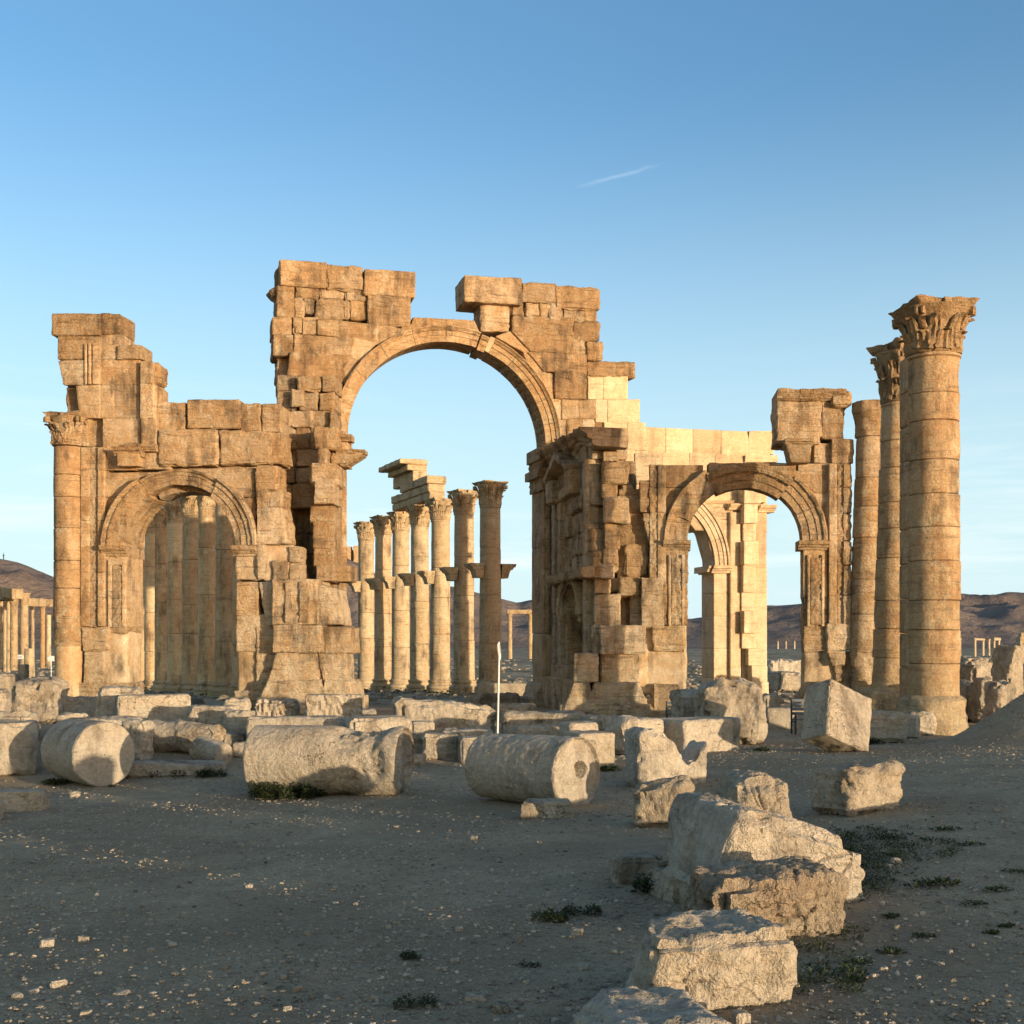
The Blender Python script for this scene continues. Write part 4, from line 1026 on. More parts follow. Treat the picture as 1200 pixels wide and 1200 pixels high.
put_drum('fallen drum at left with clean round sunlit end facing right', 95, 920, 1.02, .40, .41, math.radians(-47), (.22, .66, 0), .008, seg=110)
put_drum('longest fallen drum, lying in the middle with a battered right half', 383, 933, 1.86, .405, .42, math.radians(-12), (.25, .6, 0), .009, chip=(.0, .3), endw=.09, seg=120)
put_drum('fallen drum with a dark square-cut hole in its rough right end', 622, 943, 1.38, .37, .40, math.radians(-43), (.2, .6, 0), .007, hole=(.06, .04, .08), endw=.05, seg=160)
put_drum('shaded grey drum lying behind the weeds, left of the longest drum', 214, 884, 1.25, .27, .24, math.radians(-20), (.3, .54, 0), .05, endw=.1, seg=80, chip=(.0, .4))
put_drum('smallest drum stub, short and leaning, in front of the shaded grey drum', 246, 896, .56, .19, .17, math.radians(-35), (.25, .6, 0), .015, pitch=.12, seg=70, endw=.03)

PR = put_rock
PR('stone_block', 'big rough block cut off by the left edge of the photograph', 'stone block', -40, 49, 843, 909, .9, .3, 'block', (.28, .58, 0), cuts=2)
PR('boulder', 'low pale rounded boulder at the left edge, in front of the sunlit drum', 'boulder', -14, 55, 924, 951, .5, .1, 'rough', (.25, .66, 0), cuts=2)
PR('boulder', 'tip of a pale stone at the left edge beside the low rounded boulder', 'boulder', -30, 4, 936, 962, .4, .1, 'rough', (.2, .66, 0))
PR('carved_fragment', 'jagged carved fragment standing right behind the sunlit drum', 'carved fragment', 140, 182, 842, 893, .35, -.5, 'rough', (.25, .62, 0), cuts=3, carve=.05)
PR('stone_slab', 'flat slab with weeds along its front edge, between the sunlit drum and the longest drum', 'stone slab', 143, 262, 889, 909, .8, .05, 'rough', (.25, .58, 0), cuts=1, slope=-.04)
PR('stone_block', 'long squared block with bright right end in front of the low left archway', 'stone block', 135, 223, 813, 849, .7, .42, 'cut', (.22, .66, 0), D=25.5)
PR('stone_block', 'rough dark-faced block left of the long squared block', 'stone block', 64, 148, 814, 842, .6, .35, 'rough', (.25, .54, 0), D=26.5)
PR('stone_slab', 'pointed pale slab lying at the foot of the left archway', 'stone slab', 112, 172, 803, 822, .8, .2, 'rough', (.2, .66, 0), D=29, cuts=3)
PR('worn_pedestal', 'low round mound of a worn column base left of the half column', 'column base', 16, 78, 792, 822, 1.2, 0, 'boulder', (.3, .6, 0), D=30)
PR('boulder', 'pale rock at the left edge below the distant colonnade', 'boulder', -20, 13, 806, 835, .7, .2, 'rough', (.25, .6, 0), D=24)
PR('stone_slab', 'flat slab at the left edge above the big rough block', 'stone slab', -25, 45, 831, 846, .8, .1, 'rough', (.25, .58, 0), D=21)
PR('stone_slab', 'thin slab behind the sunlit drum, leaning on a darker stone', 'stone slab', 64, 106, 834, 850, .5, .3, 'rough', (.25, .6, 0), D=21.5)
PR('stone_slab', 'long pale slab lying behind the sunlit drum', 'stone slab', 92, 170, 838, 856, .7, .15, 'rough', (.22, .62, 0), D=20.5)
PR('boulder', 'broad sunlit boulder under the right end of the long squared block', 'boulder', 218, 285, 825, 850, .7, .15, 'rough', (.3, .62, 0), D=24, cuts=3)
PR('boulder', 'pointed sunlit rock next to the broad boulder, before the eroded pier foot', 'boulder', 262, 306, 831, 858, .6, -.2, 'rough', (.28, .62, 0), D=22.5, cuts=3)
PR('boulder', 'striped pale rock leaning at the base of the eroded pier', 'boulder', 262, 294, 817, 832, .6, .1, 'rough', (.22, .58, 0), D=28)
PR('boulder', 'low rock between the smallest drum stub and the longest drum', 'boulder', 250, 292, 857, 876, .5, .0, 'rough', (.25, .54, 0), D=20.5)
PR('boulder', 'dark rock half hidden by the left end of the longest drum', 'boulder', 273, 296, 868, 891, .4, .0, 'rough', (.28, .52, 0), D=18.6)
PR('carved_fragment', 'knobbly sunlit carved block at the foot of the eroded pier', 'carved fragment', 299, 352, 818, 840, .6, .1, 'rough', (.3, .64, 0), D=30.5, carve=.12)
PR('carved_fragment', 'carved cornice block standing right of the knobbly one under the pier', 'carved fragment', 357, 426, 813, 838, .6, .15, 'cut', (.28, .62, 0), D=30, carve=.08)
PR('stone_slab', 'flat pinkish slab below the carved cornice block', 'stone slab', 355, 442, 829, 842, .8, .1, 'rough', (.28, .6, 0), D=27)
PR('stone_slab', 'long grey rounded slab just behind the longest drum', 'stone slab', 290, 412, 838, 864, .6, .03, 'block', (.2, .5, 0), D=20, cuts=1)
PR('stone_block', 'pale block with sunlit corner behind the right end of the longest drum', 'stone block', 404, 484, 838, 872, .7, .3, 'block', (.18, .68, 0), D=19)
PR('stone_block', 'small pale block peeping out right of the sunlit corner block', 'stone block', 478, 510, 844, 862, .5, .2, 'block', (.22, .64, 0), D=20.5)
PR('boulder', 'large long boulder lying before the columns of the great arch', 'boulder', 458, 583, 815, 865, 1.0, .25, 'rough', (.28, .62, 0), D=23, cuts=3, slope=-.12)
PR('boulder', 'grey rounded rock behind the longest drum, below the large long boulder', 'boulder', 471, 506, 856, 886, .5, .1, 'rough', (.2, .5, 0), D=18.8)
PR('stone_slab', 'flat-topped slab joined to the grey rounded rock', 'stone slab', 494, 545, 857, 892, .6, .05, 'strata', (.24, .54, 0), D=18.2)
PR('stone_slab', 'low wide slab behind the two middle drums', 'stone slab', 515, 580, 852, 866, .7, .05, 'rough', (.24, .58, 0), D=19.5)
PR('stone_block', 'upright grey block touching the left end of the drum with a hole', 'stone block', 536, 582, 862, 892, .5, .15, 'block', (.22, .54, 0), D=17.8)
PR('carved_fragment', 'small carved scrap on the dirt at the right end of the longest drum', 'carved fragment', 475, 500, 883, 897, .3, .1, 'block', (.28, .58, 0), carve=.05)
PR('boulder', 'flat pinkish stone on the dirt under the drum with a hole', 'boulder', 609, 673, 935, 958, .42, .1, 'rough', (.38, .6, 0), cuts=3)
PR('stone_slab', 'long dark-sided slab before the niche pier', 'stone slab', 586, 690, 832, 862, .8, .08, 'strata', (.28, .54, 0), D=22.5)
PR('stone_slab', 'lower slab ledge in front of the long dark-sided slab', 'stone slab', 600, 684, 848, 868, .6, .05, 'rough', (.25, .54, 0), D=21)
PR('stone_block', 'moulded block with rust-coloured sunlit end, right of the drum with a hole', 'stone block', 654, 720, 856, 896, .8, .5, 'cut', (.5, .62, 0), D=17.6)
PR('moulded_slab', 'thin stepped moulding lying on top of the rust-ended block', 'moulded slab', 655, 701, 845, 866, .6, .35, 'cut', (.2, .66, 0), D=18.3)
PR('boulder', 'dull rock wedged behind the hole end of the drum', 'boulder', 675, 700, 866, 895, .4, .1, 'rough', (.28, .54, 0), D=17)
PR('boulder', 'grey rock lump between the long slab and the white block', 'boulder', 682, 716, 836, 856, .6, .1, 'boulder', (.22, .5, 0), D=21.8)
PR('stone_block', 'white weathered block with stepped top in front of the niche pier', 'stone block', 706, 778, 836, 890, .9, .55, 'rough', (.12, .7, 0), D=19, cuts=2, slope=-.1)
PR('stone_block', 'smooth squared block with bright right end, before the pair of boulders', 'stone block', 767, 869, 840, 888, .9, .62, 'cut', (.14, .68, 0), D=19.5)
def saddle(X, h):
    X = X.copy(); t = (X[:, 2] / h[2] + 1) / 2; s = X[:, 0] / h[0]
    X[:, 2] -= t * h[2] * 2 * (.46 * np.exp(-((s - .42) / .5) ** 2) + .10 * (s > .2) - .02 * np.cos(s * 25))
    return X
PR('carved_fragment', 'pale carved stone with a scooped hollow top, right of the rust-ended block', 'carved fragment', 731, 830, 850, 921, .55, .42, 'block', (.14, .7, 0), warp=saddle)
PR('boulder', 'brown streaked boulder in front of the hollow-topped stone', 'boulder', 740, 816, 905, 958, .5, -.25, 'rough', (.55, .46, 0), cuts=3, slope=.25, D=11.6)
PR('boulder', 'rough grey boulder at the front of the pair right of the niche pier', 'boulder', 785, 845, 806, 862, .8, .1, 'rough', (.24, .58, 0), D=23)
PR('boulder', 'bigger domed boulder behind the rough grey one', 'boulder', 812, 899, 792, 880, 1.0, .2, 'boulder', (.3, .6, 0), D=21.5, slope=-.2, cuts=2)
def lean_block(X, h):
    X = X.copy(); t = (X[:, 2] / h[2] + 1) / 2
    X[:, 0] += t * h[0] * .34 - .12 * h[0]
    return X
PR('stone_block', 'large tilted squared block propped up before the right archway', 'stone block', 934, 1027, 795, 881, .8, .45, 'cut', (.30, .6, 0), tilt=.42, pitch=-.34, sink=.16, amp=.02)
PR('boulder', 'sunlit boulder touching the large tilted block', 'boulder', 1004, 1062, 832, 870, .7, -.2, 'rough', (.36, .62, 0), D=22, cuts=2)
PR('boulder', 'slanting pale slab of rock at the foot of the tallest column', 'boulder', 1064, 1097, 832, 853, .4, .2, 'rough', (.25, .64, 0), D=25, cuts=3)
PR('stone_block', 'flat-topped block set under the tallest column', 'stone block', 1064, 1121, 826, 850, .6, .1, 'cut', (.22, .56, 0), D=27)
PR('boulder', 'rounded brown rock leaning on the flat-topped block', 'boulder', 1088, 1114, 828, 853, .5, .1, 'boulder', (.32, .54, 0), D=25.3)
PR('boulder', 'small jagged rock between the sunlit boulder and the tallest column', 'boulder', 1051, 1079, 836, 858, .4, -.3, 'rough', (.25, .6, 0), D=24, cuts=3)
PR('stone_block', 'lone block with cracked sunlit face on the open dirt at right', 'stone block', 950, 1061, 889, 953, .62, .55, 'rough', (.42, .6, 0), cuts=1, slope=.04)
PR('boulder', 'dark dome-shaped boulder behind the huge white rock', 'boulder', 838, 926, 900, 960, .7, .1, 'boulder', (.36, .44, 0), D=9.9)
def wedge(X, h):
    X = X.copy(); s = X[:, 0] / h[0]; t = (X[:, 2] / h[2] + 1) / 2
    X[:, 2] -= t * h[2] * np.clip(.18 + .5 * s, 0, 1) * 1.1
    X[:, 2] -= t * h[2] * 1.3 * ss(-.6, -1.05, s)
    X[:, 0] += (1 - t) * (X[:, 1] < 0) * h[0] * .1
    return X
PR('boulder', 'huge white craggy rock in the right foreground', 'boulder', 762, 1004, 926, 1066, 1.25, .3, 'rough', (.1, .62, 0), warp=wedge, cuts=2, D=8.1, amp=.03, fis_=(.34, .028, .05), sink=.1)
PR('boulder', 'tawny fissured rock wedged against the front of the huge white one', 'boulder', 798, 987, 1003, 1104, .75, .28, 'rough', (.72, .48, 0), cuts=2, D=7.2, amp=.03, fis_=(.24, .045, .08), slope=.08, sink=.1)
PR('boulder', 'squarish buff rock in the right foreground, overhanging at its left foot', 'boulder', 734, 928, 1067, 1186, .6, .22, 'rough', (.32, .64, 0), cuts=3, amp=.035, slope=.03, taper=-.12, fis_=(.2, .02, .06), sink=.06, D=5.9)
PR('boulder', 'pale rock top rising from the bottom edge of the photograph', 'boulder', 672, 862, 1160, 1262, .7, .2, 'rough', (.14, .62, 0), cuts=3, amp=.03, D=5.05)
PR('boulder', 'small low rock in the shadow left of the huge white one', 'boulder', 714, 776, 998, 1034, .35, .2, 'rough', (.3, .5, 0), cuts=2)
PR('boulder', 'fist-sized rock beside the bottom-edge rock and the squarish buff one', 'boulder', 857, 880, 1182, 1203, .12, .2, 'rough', (.25, .6, 0), cuts=2, D=5.6)
# behind, on the right
PR('stone_block', 'standing upright block on the rise at the far right', 'stone block', 1164, 1198, 755, 799, .7, .4, 'rough', (.4, .52, 0), D=34, cuts=1)
PR('boulder', 'lumpy rock on the rise in front of the upright block', 'boulder', 1156, 1187, 796, 815, .8, .1, 'boulder', (.3, .56, 0), D=33)
PR('boulder', 'rounded rock left of the lumpy one on the right-hand rise', 'boulder', 1139, 1170, 792, 810, .8, .1, 'boulder', (.3, .6, 0), D=36)
PR('boulder', 'pointed pale rock just right of the tallest column', 'boulder', 1118, 1146, 796, 812, .8, .3, 'rough', (.25, .62, 0), D=37, cuts=3)
PR('boulder', 'peaked rock heap seen behind the right-hand rise', 'boulder', 1124, 1160, 778, 803, 1.2, .2, 'rough', (.3, .6, 0), D=42, cuts=3)
PR('stone_slab', 'flat rock ledge in the distance right of the tallest column', 'stone slab', 1122, 1170, 768, 782, 1.5, .1, 'rough', (.3, .56, 0), D=60)
PR('boulder', 'low rock at the foot of the restored wall seen through the right archway', 'boulder', 888, 914, 812, 826, .8, .1, 'boulder', (.3, .5, 0), D=38)
PR('stone_slab', 'long low slab behind the bench in the right archway', 'stone slab', 893, 940, 828, 851, .8, .05, 'block', (.28, .5, 0), D=27.5)
PR('boulder', 'tan rock heap in the open ground beyond the right archway', 'boulder', 897, 938, 786, 800, 3, .1, 'rough', (.35, .6, 0), D=75, cuts=2)
PR('stone_slab', 'pale broken wall line far beyond the right archway', 'stone slab', 898, 942, 772, 780, 2, .05, 'rough', (.15, .7, 0), D=120)
PR('boulder', 'rust-brown rock in the shade beside the white sign post', 'boulder', 562, 610, 811, 828, 1.0, .1, 'boulder', (.85, .4, 0), D=46)
PR('boulder', 'grey rock in front of the nearest column of the great arch', 'boulder', 545, 566, 814, 828, .8, .1, 'boulder', (.3, .46, 0), D=47)
PR('stone_slab', 'grey slab lying between the rust-brown rock and the niche pier', 'stone slab', 575, 630, 823, 842, 1.2, .1, 'rough', (.3, .42, 0), D=38)
PR('kerb_stone', 'straight low kerb running to the niche pier behind the sign post', 'kerb stone', 560, 634, 800, 808, .6, .02, 'cut', (.4, .6, 0), D=54)
PR('stone_block', 'small yellowish block beside the two far signs at left', 'stone block', 21, 34, 778, 794, .8, .2, 'block', (.4, .6, 0), D=46)
PR('stone_slab', 'broken paving edge at left below the distant colonnade', 'stone slab', -20, 20, 788, 808, 1.5, .1, 'block', (.35, .46, 0), D=44)

# loose stones on the dirt: (px, foot row, width px)
LS = [(55, 1110, 18), (68, 1158, 19), (98, 1104, 13), (143, 1167, 20), (100, 1191, 12), (348, 1162, 14), (202, 1109, 10), (178, 1116, 10), (292, 1041, 9), (282, 992, 8), (337, 1185, 12), (20, 1172, 15), (40, 1165, 11),
      (676, 1096, 16), (557, 1173, 30), (685, 1137, 15), (533, 1128, 11), (439, 1173, 11), (587, 1187, 22), (538, 1091, 10), (474, 1013, 8), (632, 989, 7), (555, 985, 10), (1050, 1013, 14), (1113, 1118, 9), (1035, 1138, 11),
      (962, 1127, 10), (1050, 1089, 10), (1075, 1148, 9), (930, 1158, 13), (88, 934, 12), (608, 1104, 9), (620, 1075, 8), (1042, 1018, 10), (455, 1088, 8), (115, 1143, 9), (248, 935, 6), (700, 958, 7), (1168, 951, 7), (795, 1038, 9), (360, 1096, 10), (30, 1150, 9)]
special = {1: 'largest loose stone near the bottom left corner, chunky and pale', 0: 'chunky pale loose stone above and left of the corner ones', 14: 'flat oval loose stone lying near the bottom middle', 30: 'pale loose stone on the dirt in front of the sunlit drum',
           23: 'pale stone among the weeds right of the huge white rock', 18: 'dark double-lobed loose stone at the bottom edge in the middle'}
for i, (x, y, w) in enumerate(LS):
    g0 = on_ground(x, y); ww = w / F * g0.y
    PR('loose_stone', special.get(i, 'small pale loose stone scattered on the bare foreground dirt'), 'stone', x - w / 2, x + w / 2, y - w * (.62 if i not in (14, 3) else .36), y, ww * .8, random.uniform(-.5, .5), 'boulder', (.15 if i != 18 else .3, .6 if i != 18 else .4, 0), cuts=6, amp=ww * .12, group='loose stones on the dirt', sink=ww * .12, res=max(.006, ww / 14))
M_IRON = plain_mat('dark_painted_iron', (.035, .038, .045), .5, .5, 20)
# ================================================================== FAR RUINS
def far_column(label, px, ytop, ybot, D, wpx, group, capf=1.5, tint=(.5, .40, 0), beam=None):
    x = (px - 600) / F * D; zt = EYE + (HZ - ytop) / F * D; zb = EYE + (HZ - ybot) / F * D - .6
    r = wpx / F * D / 2
    t = thing('column', label, 'column', (x, D, zb), group); H = zt - zb
    m = MB(); lathe(m, (0, 0, 0), dense([(0, r * 1.05), (H - 2.0 * r, r * .92)], H / 8), 16, .03 * r, tint); m.build('shaft', M_COL, t)
    if capf:
        m = MB(); lathe(m, (0, 0, 0), [(H - 2.0 * r, r * .95), (H - 1.7 * r, r), (H - .8 * r, r * 1.25), (H - .5 * r, r * 1.2), (H - .4 * r, r * capf), (H, r * capf)], 16, .1 * r, tint); m.build('capital', M_COL, t)
    return t
def far_beam(label, pts, D0, D1, h, n=.5, tint=(.5, .38, 0)):
    """lintel between two seen points"""
    a = P3(pts[0], pts[1], D0); e = P3(pts[2], pts[3], D1); dv = e - a; L = Vector((dv.x, dv.y, 0)).length
    X, Q = rock(L / 2, n, h / 2, .08, .5, .05, 1, .02, .01)
    ux, uy = dv.x / L, dv.y / L
    V = np.stack([a.x + dv.x / 2 + ux * X[:, 0] - uy * X[:, 1], a.y + dv.y / 2 + uy * X[:, 0] + ux * X[:, 1], (a.z + e.z) / 2 + dv.z * X[:, 0] / L + X[:, 2] - h / 2], 1)
    m = MB(); m.add(V, Q, tint)
    return tag(m.build('lintel', M_COL, loc=tuple(a)), label, 'lintel')
gL = 'columns of the distant colonnade at left'
far_column('tall column with heavy capital, middle of the distant colonnade at left', 28.5, 695, 782, 150, 9.5, gL, 1.45)
far_column('lit column left of the heavy-capital one in the distant colonnade', 16.5, 700, 780, 150, 9, gL, 1.45)
far_column('brown shaded column right of the heavy-capital one in the distant colonnade', 50, 708, 778, 165, 6, gL, 1.6, (.85, .44, 0))
far_column('pale topless column at the right end of the distant colonnade', 57, 715, 776, 165, 5.6, gL, 0, (.2, .6, 0))
far_column('thin column under the bracket in the middle of the distant colonnade', 38.3, 710, 778, 170, 4, gL, 1.5)
far_column('broken column stump in front of the distant colonnade at left', 34.5, 748, 790, 120, 12, gL, 0, (.36, .54, 0))
for i, p in enumerate((-3, 1.5, 6, 10)):
    far_column('slim shadowed column packed at the left edge of the distant colonnade', p, 703 - i, 790, 185 - 10 * i, 4.5, gL, 1.4, (.3, .42, 0))
far_beam('broken jutting beam end on top of the distant colonnade at left', (-6, 694, 12, 690), 190, 150, 1.4, .9)
far_beam('ruined beam stub above the lit column of the distant colonnade', (5, 687, 21, 690), 150, 147, 1.3, .7)
far_beam('long lintel joining the right-hand columns of the distant colonnade', (30, 701, 58, 702), 160, 166, 1.1, .6)
gT = 'columns of the far gateway behind the great arch'
for i, (p, yt_, yb_) in enumerate(((597.5, 718, 768), (621.5, 717, 768))): far_column(('left' if i == 0 else 'right') + '-hand column of the far gateway between the row and the niche pier', p, yt_, yb_, 205, 5.5, gT, 1.6)
far_beam('lintel across the two far gateway columns beside the niche pier', (594, 714.5, 626, 714.5), 205, 205, .75, .6)
gR = 'columns of the far temple at right'
for i, (p, w) in enumerate(((1121.5, 1.6), (1125, 2.6), (1142.5, 3), (1152, 3), (1159, 2.6), (1165, 2.6), (1170.5, 2.8))):
    far_column('%s column of the tiny far colonnade right of the tallest column' % ['leftmost thin', 'second', 'third', 'middle', 'fifth', 'sixth', 'rightmost'][i], p, 748 if i < 2 else 749, 770, 330, w, gR, 1.6, (.2, .6, 0))
far_beam('lintel on the tiny far colonnade right of the tallest column', (1141, 747.5, 1153, 748.5), 330, 330, .6, .6, (.2, .6, 0)); far_beam('short lintel piece at the right end of the tiny far colonnade', (1164, 747.2, 1172, 747.2), 330, 330, .8, .6, (.2, .6, 0))
far_column('lone far column right of the standing upright block', 1191, 754, 768, 330, 2, gR, 0, (.2, .6, 0))
for i, p in enumerate((911.5, 921, 931)):
    far_column('%s of the three tiny columns on the mound beyond the right archway' % ['leftmost', 'middle', 'rightmost'][i], p, 749.5, 758, 330, 1.9, 'three columns on the far mound', 0, (.25, .6, 0))
# tower at the right edge
m = MB(); x = (1199 - 600) / F * 300
for z0, z1, w in ((-4.5, 2.2, 1.3), (2.2, 3.0, 1.45), (3.0, 4.0, .9)):
    X, Q = rock(w, w, (z1 - z0) / 2, .08, .3, .06, 1, .02, .01); m.add(X + np.array([x, 300, (z0 + z1) / 2]), Q, (.4, .46, 0))
tag(m.build('ruined_tower', M_COL, loc=(x, 300, -4.5)), 'narrow ruined tower cut by the right edge of the photograph, far away', 'tower')

# hills with the castle
ridge = np.array([(-900, 700), (-500, 672), (-300, 672), (-100, 658), (-20, 651), (0, 653), (20, 656), (45, 666), (62, 673), (120, 690), (200, 700), (300, 684), (370, 664), (400, 659), (425, 664), (450, 676), (529, 690), (561, 697), (588, 702), (606, 707), (624, 703), (700, 715),
                  (760, 722), (810, 726), (835, 723), (880, 713), (940, 709), (1000, 704), (1060, 700), (1122, 697), (1150, 698), (1165, 695), (1180, 691), (1200, 693), (1300, 701), (1500, 690), (1800, 700), (2300, 720)], float)
m = MB()
pxs = np.linspace(-900, 2300, 620); ts = np.linspace(0, 1, 90)
PX, T_ = np.meshgrid(pxs, ts, indexing='ij')
Dh = 1300 + 1500 * T_
hgt = np.interp(PX, ridge[:, 0], ridge[:, 1])
Xh = (PX - 600) / F * Dh
zr = EYE + (HZ - hgt) / F * 2050
sh_ = np.where(T_ < .5, ss(0, .5, T_) ** 1.15, 1 - .6 * ss(.5, 1., T_))
Ph = np.stack([Xh.ravel(), Dh.ravel(), 0 * Xh.ravel()], 1)
nz = (fbm(Ph * .0042, 4) * 26 - np.abs(pn(Ph * .011)) * 16 + pn(Ph * .035) * 4).reshape(Xh.shape) * np.minimum(1, T_ * 3) * (1 - ss(.36, .5, T_) * .82)
Zh = -8 + (zr + 8) * sh_ + nz * .9 * (zr / 80)
base = np.arange(620)[:-1, None] * 90 + np.arange(90)[None, :-1]
m.add(np.stack([Xh, Dh, Zh], -1).reshape(-1, 3), np.stack([base, base + 90, base + 91, base + 1], -1).reshape(-1, 4), (.5, .5, 0))
M_HILL, t, bs = new_mat('hill_earth', 1)
pos = t.new('ShaderNodeNewGeometry').outputs['Position']
c = t.mix(t.range(t.noise(pos, .006, 8, .65), .35, .65), (.155, .125, .112, 1), (.22, .178, .155, 1)); c = t.mix(t.range(t.noise(pos, .05, 6, .7), .5, .7, 0, .6), c, (.105, .088, .082, 1))
t.l.new(c, bs.inputs['Base Color'])
bp = t.new('ShaderNodeBump'); bp.inputs['Distance'].default_value = 22; t.l.new(t.noise(pos, .02, 8, .65), bp.inputs['Height']); t.l.new(bp.outputs[0], bs.inputs['Normal'])
tag(m.build('hills', M_HILL, sharp=0), kind='structure')
ca = thing('hilltop_castle', 'blocky old castle walls on the hilltop left of the column row in the great arch', 'castle', P3(410, 665, 2020))
def tower_(nm, px0, px1, yt_, yb_, D, par, loc):
    m = MB(); a = P3(px0, yb_, D); e = P3(px1, yt_, D)
    X, Q = rock((e.x - a.x) / 2, 9, (e.z - a.z) / 2, .6, 3, .8, 1, .4, .2); m.add(X + np.array([(a.x + e.x) / 2, D, (a.z + e.z) / 2]), Q, (.6, .5, 0)); return m.build(nm, M_COL, par, loc=loc)
L_ = tuple(ca.location)
tower_('curtain_wall', 398, 421, 645, 668, 2020, ca, L_); tower_('tower', 407, 412, 641, 672, 2008, ca, L_); tower_('tower', 415, 421.5, 640, 672, 2004, ca, L_); tower_('tower', 396, 403, 642, 668, 2010, ca, L_)
m = MB(); a = P3(4.2, 656, 2040); lathe(m, (a.x, a.y, a.z), [(-3, .8), (6, .8), (7, 1.6), (8, 1.6), (8.5, .5), (12, .4)], 10, .02)
tag(m.build('mast', M_IRON, loc=tuple(a)), 'tiny mast standing on the hilltop at the left edge', 'mast')

# ================================================================== SIGNS AND BENCHES
M_WHITE = plain_mat('white_paint', (.62, .62, .60), .5, .5, 9)
M_MARK = plain_mat('dark_lettering', (.05, .05, .05), .7)
M_SLAT = plain_mat('blue_grey_bench_wood', (.10, .12, .14), .6, .5, 25)
def boxm(mb, c, h, rot=None, tint=(.5, .5, 0)):
    X, Q = rock(*h, min(h) * .35, max(h) / 4, .0005, 0, 0, 0)
    if rot is not None: X = X @ np.array(rot).T
    mb.add(X + np.array(c), Q, tint)
def sign(label, x, y, h, bw, bh, yaw, roll, bt=.012):
    zg = gz(x, y); t = thing('sign_post', label, 'sign', (x, y, zg))
    m = MB(); lathe(m, (0, 0, 0), dense([(-.2, .019), (h, .018)], .3), 14, .0, grain=0); m.build('post', M_WHITE, t)
    Rm = Matrix.Rotation(yaw, 3, 'Z') @ Matrix.Rotation(roll, 3, 'Y')
    m = MB(); X, Q = rock(bw / 2, bt, bh / 2, .006, bw / 10, .0, 0, 0, 0)
    s = X[:, 0] / (bw / 2); X[:, 2] *= np.where(s > .55, 1 - (s - .55) / .45 * .9, 1); X = X @ np.array(Rm).T; c0 = np.array([0, 0, h + bh * .2]); m.add(X + c0, Q)
    bd = m.build('arrow_board', M_WHITE, t)
    m = MB()
    for row_ in (-1, 1):
        s = -.82
        while s < .35:
            l = random.uniform(.05, .16)
            boxm(m, c0 + np.array(Rm) @ np.array([(s + l / 2) * bw / 2, -bt - .002, row_ * bh * .17]), (l * bw / 4, .002, bh * .07), Rm); s += l + .07
    m.build('lettering', M_MARK, bd)
    return t
def sign_at(label, px, y, ytop, **k):
    if y < 28: y = on_ground(px, HZ + 2520 / y).y
    x = (px - 600) / F * y; return sign(label, x, y, EYE + (HZ - ytop) / F * y - gz(x, y), **k)
sg = sign_at('leaning white post with a narrow arrow board, behind the drum with a hole', 582.3, 17.6, 765, bw=.36, bh=.13, yaw=math.radians(76), roll=math.radians(62))
sg.rotation_euler = (0, math.radians(1.2), 0)
sign_at('smaller white arrow sign left of the half column, nearer the left edge', 24.3, 52, 771, bw=.28, bh=.2, yaw=0, roll=0)
sign_at('white arrow sign on a taller post directly left of the half column', 60, 50, 773, bw=.32, bh=.22, yaw=math.pi, roll=0)
def bench(label, px, ytop, D, w, yaw):
    D = min(D + 6, on_ground(px, HZ + 2520 / D).y); x = (px - 600) / F * D; zg = gz(x, D); H = EYE + (HZ - ytop) / F * D - zg
    t = thing('bench', label, 'bench', (x, D, zg)); t.rotation_euler = (0, 0, yaw)
    for sx in (0, w):
        m = MB(); boxm(m, (sx, .0, H * .5), (.022, .022, H * .52)); boxm(m, (sx, -.36, H * .3), (.022, .022, H * .32)); boxm(m, (sx, -.18, H * .6), (.02, .2, .018)); boxm(m, (sx, -.18, H * .36), (.018, .18, .018))
        m.build('side_frame', M_IRON, t)
    m = MB()
    for k in range(4): boxm(m, (w / 2, -.02, H * (.58 + .125 * k)), (w / 2, .012, H * .042))
    m.build('backrest', M_SLAT, t)
    m = MB()
    for k in range(4): boxm(m, (w / 2, -.06 - .09 * k, H * .42), (w / 2, .034, .014))
    m.build('seat', M_SLAT, t)
    return t
bench('dark slatted bench half hidden by the large tilted block', 927.5, 819, 25.8, .95, math.radians(4))
bench('end of a dark bench showing left of the rough grey boulder', 781, 822, 26.5, .7, math.radians(-4))

# ================================================================== PLANTS
M_LEAF, t, bs = new_mat('weed_leaf', .7)
pos = t.new('ShaderNodeNewGeometry').outputs['Position']
t.l.new(t.mix(t.noise(pos, 30, 3), (.018, .034, .014, 1), (.065, .075, .034, 1)), bs.inputs['Base Color'])
def leaves(mb, cs, size, n, spread, height):
    """n little folded leaves about each centre"""
    cs = np.repeat(np.array(cs, float), n, 0); N = len(cs)
    a = R.uniform(0, 2 * np.pi, N); rr = spread * np.sqrt(R.uniform(0, 1, N)); hh = height * R.uniform(.02, 1, N) * (1 - .6 * (rr / spread) ** 2)
    p = cs + np.stack([rr * np.cos(a), rr * np.sin(a), hh], 1)
    d = np.stack([np.cos(a + R.normal(0, .7, N)), np.sin(a + R.normal(0, .7, N)), R.uniform(-.1, .9, N)], 1); d /= np.linalg.norm(d, axis=1)[:, None]
    s = np.cross(d, np.array([0, 0, 1.])); s /= np.maximum(np.linalg.norm(s, axis=1), 1e-6)[:, None]
    L = (size * R.uniform(.5, 1.2, N))[:, None]; w = L * .24
    up = np.cross(s, d)
    V = np.stack([p, p + d * L * .5 + s * w + up * w * .4, p + d * L, p + d * L * .5 - s * w + up * w * .4], 1).reshape(-1, 3)
    mb.add(V, np.arange(N * 4).reshape(-1, 4))
